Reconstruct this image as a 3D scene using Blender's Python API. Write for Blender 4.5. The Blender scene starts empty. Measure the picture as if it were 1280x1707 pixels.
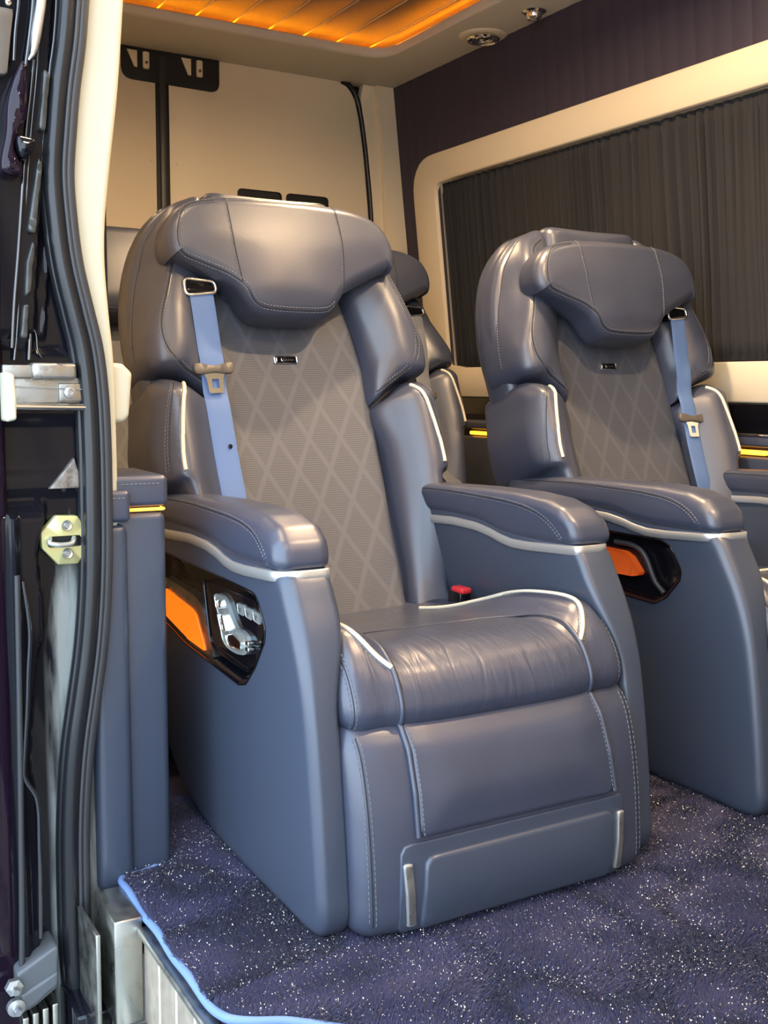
import bpy, bmesh, math, random
import numpy as np
from math import sin, cos, pi, radians, sqrt
from mathutils import Vector
from mathutils.bvhtree import BVHTree
from mathutils.geometry import delaunay_2d_cdt

random.seed(7); RNG = np.random.default_rng(7)
S = bpy.context.scene
COL = S.collection

# ------------------------------------------------------------------ camera
CAM_H = 0.95
cd = bpy.data.cameras.new('camera'); cam = bpy.data.objects.new('camera', cd); COL.objects.link(cam)
cd.sensor_fit = 'VERTICAL'; cd.sensor_height = 36.0
cd.lens = 1779.0 / 1707.0 * 36.0
cd.clip_start = 0.02
_y, _p, _r = radians(30.0), radians(6.7), radians(0.4)
F_ = Vector((sin(_y)*cos(_p), cos(_y)*cos(_p), -sin(_p)))
R_ = Vector((cos(_y), -sin(_y), 0)); U_ = R_.cross(F_)
R2 = R_*cos(_r) + U_*sin(_r); U2 = -R_*sin(_r) + U_*cos(_r)
from mathutils import Matrix
cam.matrix_world = Matrix(((R2.x, U2.x, -F_.x, 0), (R2.y, U2.y, -F_.y, 0), (R2.z, U2.z, -F_.z, CAM_H), (0, 0, 0, 1)))
S.camera = cam

# ------------------------------------------------------------------ world, exposure, lights
w = bpy.data.worlds.new('sky'); S.world = w; w.use_nodes = True
wn = w.node_tree; wn.nodes.clear()
wo = wn.nodes.new('ShaderNodeOutputWorld'); wb = wn.nodes.new('ShaderNodeBackground')
wt = wn.nodes.new('ShaderNodeTexCoord'); wsx = wn.nodes.new('ShaderNodeSeparateXYZ'); wr = wn.nodes.new('ShaderNodeValToRGB')
wn.links.new(wt.outputs['Generated'], wsx.inputs[0]); wn.links.new(wsx.outputs['Z'], wr.inputs[0])
wr.color_ramp.elements[0].position = 0.0; wr.color_ramp.elements[0].color = (0.78, 0.88, 1.0, 1)
wr.color_ramp.elements[1].position = 0.9; wr.color_ramp.elements[1].color = (0.52, 0.73, 1.0, 1)
wn.links.new(wr.outputs[0], wb.inputs[0]); wb.inputs[1].default_value = 4.3
wn.links.new(wb.outputs[0], wo.inputs[0])
vs = S.view_settings
S.display_settings.display_device = 'sRGB'
vs.view_transform = 'Standard'; vs.look = 'None'; vs.gamma = 1.0; vs.use_curve_mapping = False
vs.exposure = 0.62
WARM = (1.0, 0.69, 0.40)
LAMP_W = 5.0          # watts of each round ceiling lamp
LED_STRENGTH = 12.0

# ------------------------------------------------------------------ materials
def nd(t, k, **kw):
    n = t.nodes.new(k)
    for a, b in kw.items(): setattr(n, a, b)
    return n
def mat(name, col, rough=0.5, metal=0.0, spec=0.5, bump=None, coat=0.0, var=None, sheen=0.0, emit=None, rvar=None):
    """col linear rgb; bump=(scale,strength,dist); var=(scale,amount) brightness mottling; rvar=(scale,lo,hi) roughness noise"""
    m = bpy.data.materials.new(name); m.use_nodes = True
    t = m.node_tree; b = t.nodes['Principled BSDF']
    b.inputs['Base Color'].default_value = (*col, 1); b.inputs['Roughness'].default_value = rough
    b.inputs['Metallic'].default_value = metal; b.inputs['Specular IOR Level'].default_value = spec
    b.inputs['Coat Weight'].default_value = coat; b.inputs['Coat Roughness'].default_value = 0.08
    if sheen: b.inputs['Sheen Weight'].default_value = sheen; b.inputs['Sheen Roughness'].default_value = 0.5
    tc = nd(t, 'ShaderNodeTexCoord')
    if bump:
        n = nd(t, 'ShaderNodeTexNoise'); n.inputs['Scale'].default_value = bump[0]; n.inputs['Detail'].default_value = 3
        bp = nd(t, 'ShaderNodeBump'); bp.inputs['Strength'].default_value = bump[1]; bp.inputs['Distance'].default_value = bump[2]
        t.links.new(tc.outputs['Object'], n.inputs['Vector']); t.links.new(n.outputs['Fac'], bp.inputs['Height'])
        t.links.new(bp.outputs[0], b.inputs['Normal'])
    if var:
        n = nd(t, 'ShaderNodeTexNoise'); n.inputs['Scale'].default_value = var[0]; n.inputs['Detail'].default_value = 5
        r = nd(t, 'ShaderNodeValToRGB')
        k = var[1]
        r.color_ramp.elements[0].position = .3; r.color_ramp.elements[1].position = .7
        r.color_ramp.elements[0].color = (*[c*(1-k) for c in col], 1)
        r.color_ramp.elements[1].color = (*[min(1, c*(1+k)) for c in col], 1)
        t.links.new(tc.outputs['Object'], n.inputs['Vector']); t.links.new(n.outputs['Fac'], r.inputs[0])
        t.links.new(r.outputs[0], b.inputs['Base Color'])
    if rvar:
        n = nd(t, 'ShaderNodeTexNoise'); n.inputs['Scale'].default_value = rvar[0]; n.inputs['Detail'].default_value = 6
        mr = nd(t, 'ShaderNodeMapRange'); mr.inputs['From Min'].default_value = .35; mr.inputs['From Max'].default_value = .65
        mr.inputs['To Min'].default_value = rvar[1]; mr.inputs['To Max'].default_value = rvar[2]
        t.links.new(tc.outputs['Object'], n.inputs['Vector']); t.links.new(n.outputs['Fac'], mr.inputs[0])
        t.links.new(mr.outputs[0], b.inputs['Roughness'])
    if emit:
        b.inputs['Emission Color'].default_value = (*emit[0], 1); b.inputs['Emission Strength'].default_value = emit[1]
    return m

LEATH = (0.040, 0.047, 0.074)
M_LEATHER = mat('navy_leather', LEATH, .36, spec=.72, bump=(420, .10, .002), var=(9, .07))
M_CUSHION = mat('creased_navy_leather', LEATH, .34, spec=.72, bump=(420, .10, .002), var=(9, .07))
def add_creases(m):
    t = m.node_tree; b = t.nodes['Principled BSDF']; old = b.inputs['Normal'].links[0].from_node
    tc = nd(t, 'ShaderNodeTexCoord'); mp = nd(t, 'ShaderNodeMapping')
    mp.inputs['Rotation'].default_value = (0, 0, .5); mp.inputs['Scale'].default_value = (34, 9, 9)
    n = nd(t, 'ShaderNodeTexNoise'); n.inputs['Scale'].default_value = 1.0; n.inputs['Detail'].default_value = 2; n.inputs['Distortion'].default_value = .8
    bp = nd(t, 'ShaderNodeBump'); bp.inputs['Strength'].default_value = .35; bp.inputs['Distance'].default_value = .006
    t.links.new(tc.outputs['Object'], mp.inputs[0]); t.links.new(mp.outputs[0], n.inputs['Vector']); t.links.new(n.outputs['Fac'], bp.inputs['Height'])
    t.links.new(old.outputs[0], bp.inputs['Normal']); t.links.new(bp.outputs[0], b.inputs['Normal'])
add_creases(M_CUSHION)
M_SHELL = mat('navy_moulded_skin', (0.040, 0.051, 0.077), .38, spec=.65, bump=(700, .08, .001))
M_SEAM = mat('dark_seam', (0.012, 0.014, 0.022), .6)
M_STITCH = mat('grey_thread', (0.115, 0.125, 0.15), .6)
M_PIPING = mat('cream_piping', (0.66, 0.61, 0.48), .38)
M_SILVER = mat('brushed_silver', (0.62, 0.62, 0.60), .33, .75, bump=(300, .05, .001))
M_CHROME = mat('chrome', (0.82, 0.82, 0.80), .12, 1.0)
M_STEEL = mat('brushed_steel', (0.44, 0.44, 0.40), .34, 1.0, rvar=(30, .26, .40))
M_PIANO = mat('piano_black', (0.004, 0.004, 0.006), .08, spec=.3)
M_CLEAR = mat('frosted_control', (0.40, 0.43, 0.41), .22, .6)
M_ALU = mat('worn_aluminium', (0.34, 0.33, 0.30), .34, .85, rvar=(40, .2, .5), bump=(60, .1, .001))
M_GUSSET = mat('dull_weld_steel', (0.22, 0.20, 0.18), .35, .5, var=(90, .5))
M_AMBER = mat('amber_lit_pocket', (0.9, 0.16, 0.01), .5, emit=((1.0, 0.13, 0.004), .95))
M_AMBERDIM = mat('dim_amber_pocket', (0.35, 0.07, 0.01), .5, emit=((1.0, 0.10, 0.004), .16))
M_LED = mat('amber_led', (1, .5, .1), .4, emit=((1.0, 0.30, 0.008), LED_STRENGTH))
M_LEDBAR = mat('amber_led_bar', (1, .5, .1), .4, emit=((1.0, 0.36, 0.02), 2.2))
M_BELT = mat('blue_belt_webbing', (0.085, 0.160, 0.35), .65, bump=(1500, .2, .001), sheen=.08)
M_GREYBELT = mat('grey_belt_webbing', (0.15, 0.16, 0.19), .62, bump=(1500, .2, .001), sheen=.3)
M_PLASTIC = mat('brown_grey_plastic', (0.10, 0.085, 0.07), .42)
M_RED = mat('red_button', (0.65, 0.03, 0.04), .4)
M_CREAM = mat('cream_trim', (0.74, 0.63, 0.45), .48, bump=(500, .05, .001))
M_IVORY = mat('ivory_pillar_trim', (0.56, 0.53, 0.40), .5, bump=(500, .04, .001))
M_HEADLINER = mat('warm_grey_headliner', (0.60, 0.55, 0.45), .6, bump=(600, .1, .001))
M_DARKFAB = mat('aubergine_wall_leather', (0.030, 0.024, 0.044), .6, bump=(500, .12, .001))
M_CURTAIN = mat('charcoal_curtain', (0.014, 0.0135, 0.015), .9, sheen=.06, bump=(900, .2, .001))
M_RUBBER = mat('black_rubber', (0.012, 0.013, 0.015), .27, spec=.42)
M_RUBBERG = mat('grey_flocked_lip', (0.030, 0.032, 0.036), .42)
M_BLACKPAINT = mat('black_gloss_paint', (0.005, 0.005, 0.008), .08, spec=.35, rvar=(14, .05, .22))
M_DOORPAINT = mat('plum_black_gloss_paint', (0.010, 0.005, 0.012), .07, spec=.3)
M_BINDING = mat('light_blue_binding', (0.12, 0.20, 0.40), .7, bump=(900, .4, .001))
M_MAT = mat('navy_plush_base', (0.014, 0.013, 0.040), .95)
M_PILE = mat('navy_plush_pile', (0.024, 0.023, 0.066), .85, sheen=.2)
M_GLIT = mat('glitter_fleck', (0.92, 0.86, 0.74), .35, .3)
M_FLOOR = mat('dark_floor', (0.02, 0.02, 0.025), .7)
M_WOOD = mat('dark_walnut_plank', (0.060, 0.028, 0.015), .35, var=(22, .35))
M_SILLPLANK = mat('taupe_step_plank', (0.30, 0.25, 0.19), .42, .2, var=(30, .2))
M_OLIVE = mat('olive_zinc_plate', (0.55, 0.53, 0.25), .34, .45)
M_ZINC = mat('zinc_bolt', (0.45, 0.46, 0.46), .3, .9)
M_ASPHALT = mat('grey_paving', (0.22, 0.22, 0.21), .85, var=(3, .2), bump=(60, .3, .004))
M_GREYPL = mat('grey_bracket_plastic', (0.075, 0.082, 0.090), .5, bump=(300, .1, .001))
M_RIB = mat('gloss_black_edge', (0.008, 0.008, 0.011), .12, spec=.8, coat=1.0)
M_PAD = mat('grey_black_pressing', (0.030, 0.034, 0.033), .28, spec=.6, var=(40, .5))
M_GLASS = mat('dark_window_glass', (0.01, 0.012, 0.014), .05)
M_SKYGAP = mat('dark_gap', (0.004, 0.004, 0.005), .6)

def perforated():
    m = mat('perforated_navy_leather', LEATH, .5)
    t = m.node_tree; b = t.nodes['Principled BSDF']; L = t.links
    uv = nd(t, 'ShaderNodeUVMap'); uv.uv_map = 'UVMap'; sp = nd(t, 'ShaderNodeSeparateXYZ'); L.new(uv.outputs[0], sp.inputs[0])
    def mth(op, a, c=None, v=None):
        n = nd(t, 'ShaderNodeMath', operation=op)
        for i, x in enumerate((a, c)):
            if x is None: continue
            if isinstance(x, (int, float)): n.inputs[i].default_value = x
            else: L.new(x, n.inputs[i])
        return n.outputs[0]
    U, V = sp.outputs[0], sp.outputs[1]
    P = .0064
    hole = mth('MULTIPLY', mth('SINE', mth('MULTIPLY', mth('ADD', U, mth('MULTIPLY', V, .55)), 2*pi/P)), mth('SINE', mth('MULTIPLY', mth('SUBTRACT', U, mth('MULTIPLY', V, .55)), 2*pi/P)))
    hole = mth('GREATER_THAN', hole, .22)
    def lines(sg):
        a = mth('FRACT', mth('DIVIDE', mth('ADD', mth('ADD', U, 10.0), mth('MULTIPLY', V, .52*sg)), .088))
        return mth('LESS_THAN', mth('ABSOLUTE', mth('SUBTRACT', a, .5)), .42)
    inside = mth('MULTIPLY', lines(1), lines(-1))
    f = mth('MULTIPLY', hole, inside)
    mx = nd(t, 'ShaderNodeMix', data_type='RGBA'); L.new(f, mx.inputs[0])
    mx.inputs[6].default_value = (0.082, 0.086, 0.104, 1); mx.inputs[7].default_value = (0.036, 0.038, 0.047, 1)
    L.new(mx.outputs[2], b.inputs['Base Color'])
    bp = nd(t, 'ShaderNodeBump', invert=True); bp.inputs['Strength'].default_value = .5; bp.inputs['Distance'].default_value = .001
    L.new(f, bp.inputs['Height']); L.new(bp.outputs[0], b.inputs['Normal'])
    return m
M_PERF = perforated()

def mottled_paint():
    """black jamb paint mottled pale grey, more so low on the pillar"""
    m = mat('mottled_black_jamb_paint', (0.006, 0.006, 0.009), .1, spec=.22)
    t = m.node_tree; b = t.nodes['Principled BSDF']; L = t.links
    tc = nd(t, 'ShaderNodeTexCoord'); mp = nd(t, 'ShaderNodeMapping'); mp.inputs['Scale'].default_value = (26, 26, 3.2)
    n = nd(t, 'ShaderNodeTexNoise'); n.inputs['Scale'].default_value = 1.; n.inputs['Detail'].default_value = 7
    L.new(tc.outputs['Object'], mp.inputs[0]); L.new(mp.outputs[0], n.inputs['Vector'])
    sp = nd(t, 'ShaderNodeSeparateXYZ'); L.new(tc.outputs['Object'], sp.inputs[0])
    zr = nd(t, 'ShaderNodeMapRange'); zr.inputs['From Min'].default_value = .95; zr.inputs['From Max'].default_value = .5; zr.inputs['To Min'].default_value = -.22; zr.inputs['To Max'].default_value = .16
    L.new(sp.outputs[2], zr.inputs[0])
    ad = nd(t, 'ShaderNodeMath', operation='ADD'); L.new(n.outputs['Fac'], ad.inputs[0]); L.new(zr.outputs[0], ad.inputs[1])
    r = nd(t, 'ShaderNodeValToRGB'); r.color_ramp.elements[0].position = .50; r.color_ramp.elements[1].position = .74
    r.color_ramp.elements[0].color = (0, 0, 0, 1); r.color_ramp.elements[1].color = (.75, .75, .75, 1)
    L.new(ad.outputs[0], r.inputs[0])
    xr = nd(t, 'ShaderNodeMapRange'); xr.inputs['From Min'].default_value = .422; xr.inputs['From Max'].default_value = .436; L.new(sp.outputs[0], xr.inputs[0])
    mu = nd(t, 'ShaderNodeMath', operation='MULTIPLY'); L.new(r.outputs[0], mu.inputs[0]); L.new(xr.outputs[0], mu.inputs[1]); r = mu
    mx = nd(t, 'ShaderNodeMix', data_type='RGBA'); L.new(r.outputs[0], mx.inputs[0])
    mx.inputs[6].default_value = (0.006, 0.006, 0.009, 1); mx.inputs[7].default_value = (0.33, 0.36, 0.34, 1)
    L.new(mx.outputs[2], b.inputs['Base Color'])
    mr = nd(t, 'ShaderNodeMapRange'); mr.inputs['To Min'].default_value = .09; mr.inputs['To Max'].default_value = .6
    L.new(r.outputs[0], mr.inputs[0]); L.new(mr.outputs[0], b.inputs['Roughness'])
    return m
M_JAMB = mottled_paint()

# ------------------------------------------------------------------ object helpers
def link(name, me, m=None, parent=None, smooth=True):
    o = bpy.data.objects.new(name, me); COL.objects.link(o)
    if m and not me.materials: me.materials.append(m)
    if smooth:
        me.polygons.foreach_set('use_smooth', [True]*len(me.polygons))
        try: me.set_sharp_from_angle(angle=radians(48))
        except Exception: pass
    if parent: o.parent = parent
    return o
def tag(o, label=None, cat=None, group=None, kind=None):
    if label: o['label'] = label
    if cat: o['category'] = cat
    if group: o['group'] = group
    if kind: o['kind'] = kind
    return o
def empty(name, loc, label, cat, group=None, kind=None):
    o = bpy.data.objects.new(name, None); COL.objects.link(o); o.location = loc; o.empty_display_size = .05
    return tag(o, label, cat, group, kind)

class MB:
    """collects pieces of one mesh"""
    def __init__(s): s.V = []; s.F = []; s.n = 0; s.uv = None
    def add(s, V, F):
        V = np.asarray(V, float).reshape(-1, 3); s.V.append(V); s.F += [tuple(i + s.n for i in f) for f in F]; s.n += len(V); return s
    def arr(s): return np.concatenate(s.V) if s.V else np.zeros((0, 3))
    def bvh(s): return BVHTree.FromPolygons([tuple(v) for v in s.arr()], s.F)
    def build(s, name, m, parent=None, off=(0, 0, 0), smooth=True, uv=None, weld=True):
        V = s.arr() - np.asarray(off, float)
        me = bpy.data.meshes.new(name); me.from_pydata([tuple(v) for v in V], [], s.F)
        if uv is not None:
            l = me.uv_layers.new(name='UVMap'); li = np.zeros(len(me.loops), int); me.loops.foreach_get('vertex_index', li)
            l.data.foreach_set('uv', np.asarray(uv)[li].astype(np.float32).ravel())
        bm = bmesh.new(); bm.from_mesh(me)
        if weld: bmesh.ops.remove_doubles(bm, verts=bm.verts, dist=1e-6)
        bmesh.ops.recalc_face_normals(bm, faces=bm.faces)
        bm.to_mesh(me); bm.free()
        return link(name, me, m, parent, smooth)

def cat_rom(P, n, closed=True):
    """resampled Catmull-Rom through P (any dim)"""
    P = np.asarray(P, float); k = len(P); out = []
    if closed: idx = lambda i: P[i % k]; segs = k
    else:
        idx = lambda i: P[i] if 0 <= i < k else (2*P[0]-P[1] if i < 0 else 2*P[-1]-P[-2]); segs = k-1
    for i in range(segs):
        a, b, c, d = idx(i-1), idx(i), idx(i+1), idx(i+2)
        # centripetal-ish: limit tangents
        l = np.linalg.norm(c-b); m1 = (c-a)*l/(np.linalg.norm(b-a)+l+1e-9); m2 = (d-b)*l/(np.linalg.norm(d-c)+l+1e-9)
        for t in np.linspace(0, 1, 16, endpoint=False):
            h00 = 2*t**3-3*t**2+1; h10 = t**3-2*t**2+t; h01 = -2*t**3+3*t**2; h11 = t**3-t**2
            out.append(h00*b + h10*m1 + h01*c + h11*m2)
    if closed: out.append(out[0])
    else: out.append(P[-1])
    return resample(np.array(out), n, closed)
def resample(Q, n, closed=False):
    d = np.concatenate([[0], np.cumsum(np.linalg.norm(np.diff(Q, axis=0), axis=1))])
    s = np.linspace(0, d[-1], n+1)[:-1] if closed else np.linspace(0, d[-1], n)
    return np.stack([np.interp(s, d, Q[:, j]) for j in range(Q.shape[1])], 1)
def round_poly(P, r, n):
    """closed polygon with rounded corners (radius r or list), resampled to n"""
    P = np.asarray(P, float); k = len(P); out = []
    for i in range(k):
        a, b, c = P[i-1], P[i], P[(i+1) % k]; rr = r[i] if hasattr(r, '__len__') else r
        u = a-b; v = c-b; lu = np.linalg.norm(u); lv = np.linalg.norm(v); u /= lu; v /= lv
        ang = math.acos(max(-1, min(1, u@v))); d = min(rr/math.tan(ang/2) if ang > .01 else 0, lu*.49, lv*.49)
        p, q = b+u*d, b+v*d
        for t in np.linspace(0, 1, 9): out.append((1-t)**2*p + 2*t*(1-t)*b + t*t*q)
    out.append(out[0])
    return resample(np.array(out), n, True)

def near_spine(O, spine):
    sp = np.atleast_2d(np.asarray(spine, float))
    if len(sp) == 1: return np.repeat(sp, len(O), 0)
    best = None; bd = None
    for i in range(len(sp)-1):
        a, b = sp[i], sp[i+1]; ab = b-a; t = np.clip(((O-a)@ab)/(ab@ab), 0, 1); q = a + t[:, None]*ab
        d = np.linalg.norm(O-q, axis=1)
        if best is None: best, bd = q, d
        else:
            m = d < bd; best = np.where(m[:, None], q, best); bd = np.where(m, d, bd)
    # soften
    for _ in range(4): best = (np.roll(best, 1, 0) + best*2 + np.roll(best, -1, 0))/4
    return best
def slab(O, spine, a, b, ra, rb, fmap, crown=0.0, crown_a=0.0, nf=8, nq=7, nmid=1, hole=None):
    """closed body over outline O (N x 2) between heights a..b, edges rounded ra (at a) / rb (at b).
       fmap(P (N,2), h) -> (N,3). hole: N x 2 loop where the b face stays open. returns MB, uv, last ring"""
    O = np.asarray(O, float); N = len(O); Sk = near_spine(O, spine); mb = MB(); rings = []; UV = []
    SkB = hole if hole is not None else Sk
    def inset(d, K):
        D = np.linalg.norm(K-O, axis=1); return O + (K-O)*np.minimum(.95, d/np.maximum(D, 1e-6))[:, None]
    def put(P, h): rings.append(fmap(P, h)); UV.append(P)
    for th in np.linspace(0, pi/2, nq): put(inset(ra*(1-sin(th)), Sk), a + ra*(1-cos(th)))
    for k in range(1, nmid): put(O, a+ra + (b-rb-a-ra)*k/nmid)
    for th in np.linspace(0, pi/2, nq): put(inset(rb*(1-cos(th)), SkB), b - rb + rb*sin(th))
    if hole is not None:
        base = inset(rb, SkB)
        for f in np.linspace(0, 1, nf+1)[1:]: put(base + (SkB-base)*f, b)
    V = np.concatenate(rings); F = []
    for k in range(len(rings)-1):
        o = k*N
        for i in range(N):
            j = (i+1) % N; F.append((o+i, o+j, o+N+j, o+N+i))
    mb.add(V, F)
    first, last = UV[0], UV[-1]
    for face in ((0,) if hole is not None else (0, 1)):
        B = last if face else first; lo, hi = B.min(0), B.max(0)
        stp = max(hi-lo)/(3.2*nf) if face or crown_a else max(hi-lo)/5
        G = np.stack(np.meshgrid(np.arange(lo[0]+stp*.5, hi[0], stp), np.arange(lo[1]+stp*.5, hi[1], stp)), -1).reshape(-1, 2)
        n2 = len(B); A_, D_ = B, np.roll(B, -1, 0)
        def bd(Q):
            ab = D_-A_; t = np.clip(((Q[:, None]-A_)*ab).sum(2)/np.maximum((ab*ab).sum(1), 1e-12), 0, 1)
            return np.linalg.norm(Q[:, None]-(A_+t[..., None]*ab), axis=2).min(1)
        if len(G):
            ok = np.zeros(len(G), bool)
            for i in range(n2):
                p, q = B[i], B[i-1]
                ok ^= ((p[1] > G[:, 1]) != (q[1] > G[:, 1])) & (G[:, 0] < (q[0]-p[0])*(G[:, 1]-p[1])/(q[1]-p[1]+1e-15) + p[0])
            G = G[ok]
        if len(G): dG = bd(G); G = G[dG > stp*.45]
        pts = [Vector(p) for p in B] + [Vector(p) for p in G]
        ov, _, of, og, _, _ = delaunay_2d_cdt(pts, [(i, (i+1) % n2) for i in range(n2)], [], 1, 1e-9)
        ov = np.array([tuple(v) for v in ov]); dd = bd(ov); dm = max(dd.max(), 1e-6)
        cr = (crown if face else -crown_a)*(1-(1-dd/dm)**2)
        NV = fmap(ov, (b if face else a) + 0.0) if abs(crown if face else crown_a) < 1e-9 else np.concatenate([fmap(ov[i:i+1], (b if face else a) + cr[i]) for i in range(len(ov))])
        # boundary vertices reuse the ring; interior ones are new
        base_i = (len(rings)-1)*N if face else 0; idx = {}; new = []; nuv = []
        for i, og_ in enumerate(og):
            m_ = [q for q in og_ if q < n2]
            if m_: idx[i] = base_i + m_[0]
            else: idx[i] = mb.n + len(new); new.append(NV[i]); nuv.append(ov[i])
        if new: mb.V.append(np.array(new)); mb.n += len(new); UV.append(np.array(nuv))
        mb.F += [tuple(idx[i] for i in f) for f in of]
    return mb, np.concatenate(UV), rings[-1]

def frames(P, closed=False):
    P = np.asarray(P, float); T = np.gradient(P, axis=0)
    if closed: T = np.roll(P, -1, 0) - np.roll(P, 1, 0)
    T /= np.maximum(np.linalg.norm(T, axis=1), 1e-9)[:, None]; return T
def tube(P, r, n=8, closed=False, up=None, flat=1.0, cap=True):
    """tube along P; up: hint vectors -> flat scales the cross-section along the up direction"""
    P = np.asarray(P, float); T = frames(P, closed); V = []; N = len(P)
    r = np.broadcast_to(np.asarray(r, float), (N,))
    ref = np.array([0, 0, 1.]) if abs(T[0][2]) < .9 else np.array([1., 0, 0])
    nrm = None
    for i in range(N):
        if up is not None: u = np.asarray(up[i] if np.ndim(up) == 2 else up, float)
        else: u = nrm if nrm is not None else ref
        u = u - (u@T[i])*T[i]; u /= max(np.linalg.norm(u), 1e-9); nrm = u; s = np.cross(T[i], u)
        for k in range(n):
            a = 2*pi*k/n; V.append(P[i] + r[i]*(cos(a)*s + flat*sin(a)*u))
    F = []
    for i in range(N if closed else N-1):
        j = (i+1) % N
        for k in range(n):
            l = (k+1) % n; F.append((i*n+k, i*n+l, j*n+l, j*n+k))
    if cap and not closed: F.append(tuple(range(n))[::-1]); F.append(tuple((N-1)*n+k for k in range(n)))
    return V, F
def ribbon(P, side, nrm, wd, th):
    """flat strap: centreline P, side / normal vectors, width wd, thickness th"""
    P = np.asarray(P, float); N = len(P); V = []
    side = np.broadcast_to(np.asarray(side, float), (N, 3)); nrm = np.broadcast_to(np.asarray(nrm, float), (N, 3))
    wd = np.broadcast_to(np.asarray(wd, float), (N,))
    prof = [(-.5, 0), (-.46, 1), (-.2, .82), (0, 1), (.2, .82), (.46, 1), (.5, 0), (.46, -1), (-.46, -1)]
    k = len(prof)
    for i in range(N):
        for a, c in prof: V.append(P[i] + side[i]*a*wd[i] + nrm[i]*c*th*.5)
    F = [(i*k+j, i*k+(j+1) % k, (i+1)*k+(j+1) % k, (i+1)*k+j) for i in range(N-1) for j in range(k)]
    F += [tuple(range(k))[::-1], tuple((N-1)*k+j for j in range(k))]
    return V, F
def bevbox(x0, x1, y0, y1, z0, z1, r=.004, seg=2):
    bm = bmesh.new(); bmesh.ops.create_cube(bm, size=1)
    for v in bm.verts: v.co = ((x0+x1)/2 + v.co.x*(x1-x0), (y0+y1)/2 + v.co.y*(y1-y0), (z0+z1)/2 + v.co.z*(z1-z0))
    if r: bmesh.ops.bevel(bm, geom=bm.edges, offset=min(r, .45*min(x1-x0, y1-y0, z1-z0)), segments=seg, profile=.5, affect='EDGES')
    bm.verts.ensure_lookup_table(); V = [tuple(v.co) for v in bm.verts]; F = [tuple(v.index for v in f.verts) for f in bm.faces]; bm.free(); return V, F
def lathe(prof, c, axis='z', n=32):
    """prof (r, h) list; revolve about axis through c"""
    V = []
    for r, h in prof:
        for k in range(n):
            a = 2*pi*k/n; x, y = r*cos(a), r*sin(a)
            V.append({'z': (c[0]+x, c[1]+y, c[2]+h), 'y': (c[0]+x, c[1]+h, c[2]+y), 'x': (c[0]+h, c[1]+x, c[2]+y)}[axis])
    F = [(i*n+k, i*n+(k+1) % n, (i+1)*n+(k+1) % n, (i+1)*n+k) for i in range(len(prof)-1) for k in range(n)]
    F += [tuple(range(n))[::-1], tuple((len(prof)-1)*n+k for k in range(n))]
    return V, F
def prism(P, fmap, a, b, r=.002, rb=None):
    P = np.asarray(P, float); c = P.mean(0)
    mb, _, _ = slab(P, [c], a, b, r if rb is None else rb, r, fmap, nf=2, nq=4); return mb
def smooth01(x): x = np.clip(x, 0, 1); return x*x*(3-2*x)
def drape(bvh, org, dr, lift=0.0):
    out = []; nr = []
    for o, d in zip(org, dr):
        h = bvh.ray_cast(Vector(o), Vector(d))
        if h[0] is None: continue
        n = h[1]
        if n.dot(Vector(d)) > 0: n = -n
        out.append(np.array(h[0]) + np.array(n)*lift); nr.append(np.array(n))
    return np.array(out), np.array(nr)
def smooth_path(P, k=3):
    P = np.array(P)
    for _ in range(k): P[1:-1] = (P[:-2] + 2*P[1:-1] + P[2:])/4
    return P
def stitches(mb, P, Nn, off, dash=.0055, gap=.0030, r=.00085, lift=.0004):
    """thread dashes alongside a draped path"""
    P = np.asarray(P); 
    if len(P) < 3: return
    T = frames(P); Nn = Nn/np.maximum(np.linalg.norm(Nn, axis=1), 1e-9)[:, None]
    Q = P + np.cross(T, Nn)*off + Nn*lift
    d = np.concatenate([[0], np.cumsum(np.linalg.norm(np.diff(Q, axis=0), axis=1))]); s = 0.
    at = lambda A, x: np.array([np.interp(x, d, A[:, j]) for j in range(3)])
    while s + dash < d[-1]:
        a, b = at(Q, s), at(Q, s+dash); n = at(Nn, s+dash/2); t = (b-a)/max(np.linalg.norm(b-a), 1e-9); sd = np.cross(t, n)
        V = []
        for e in (a, b): V += [e + sd*r, e + n*r, e - sd*r]
        m = (a+b)/2; V += [m + sd*r*1.2, m + n*r*1.5, m - sd*r*1.2]
        F = [(0, 1, 7, 6), (1, 2, 8, 7), (6, 7, 4, 3), (7, 8, 5, 4), (0, 2, 1), (3, 4, 5)]
        mb.add(V, F); s += dash + gap

# ------------------------------------------------------------------ the captain seat
# seat frame: u across, y towards the rear of the van, z up; the back is a curved spine in (y, z)
SY0 = 1.9                                   # the seat's own origin lies at y = SY0
_v = np.linspace(-.1, 1.3, 561); _a = np.radians(31-18*_v); _st = _v[1]-_v[0]
_Y = np.concatenate([[0], np.cumsum(np.sin(_a[:-1])*_st)]); _Z = np.concatenate([[0], np.cumsum(np.cos(_a[:-1])*_st)])
_i0 = np.argmin(abs(_v)); _Y += 2.212 - _Y[_i0] - SY0; _Z += .365 - _Z[_i0]
def BM(P, h, bulge=None):
    P = np.atleast_2d(np.asarray(P, float)); u, v = P[:, 0], P[:, 1]
    a = np.radians(31-18*v); y = np.interp(v, _v, _Y); z = np.interp(v, _v, _Z)
    hh = np.broadcast_to(h, u.shape) + (bulge(u, v) if bulge else 0)
    return np.stack([u, y - hh*np.cos(a), z + hh*np.sin(a)], 1)
def back_dirs(P):
    v = np.asarray(P)[:, 1]; a = np.radians(31-18*v); return np.stack([0*a, np.cos(a), -np.sin(a)], 1)
def mirror(P, s): P = np.array(P, float); P[:, 0] *= s; return P if s > 0 else P[::-1]

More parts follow.
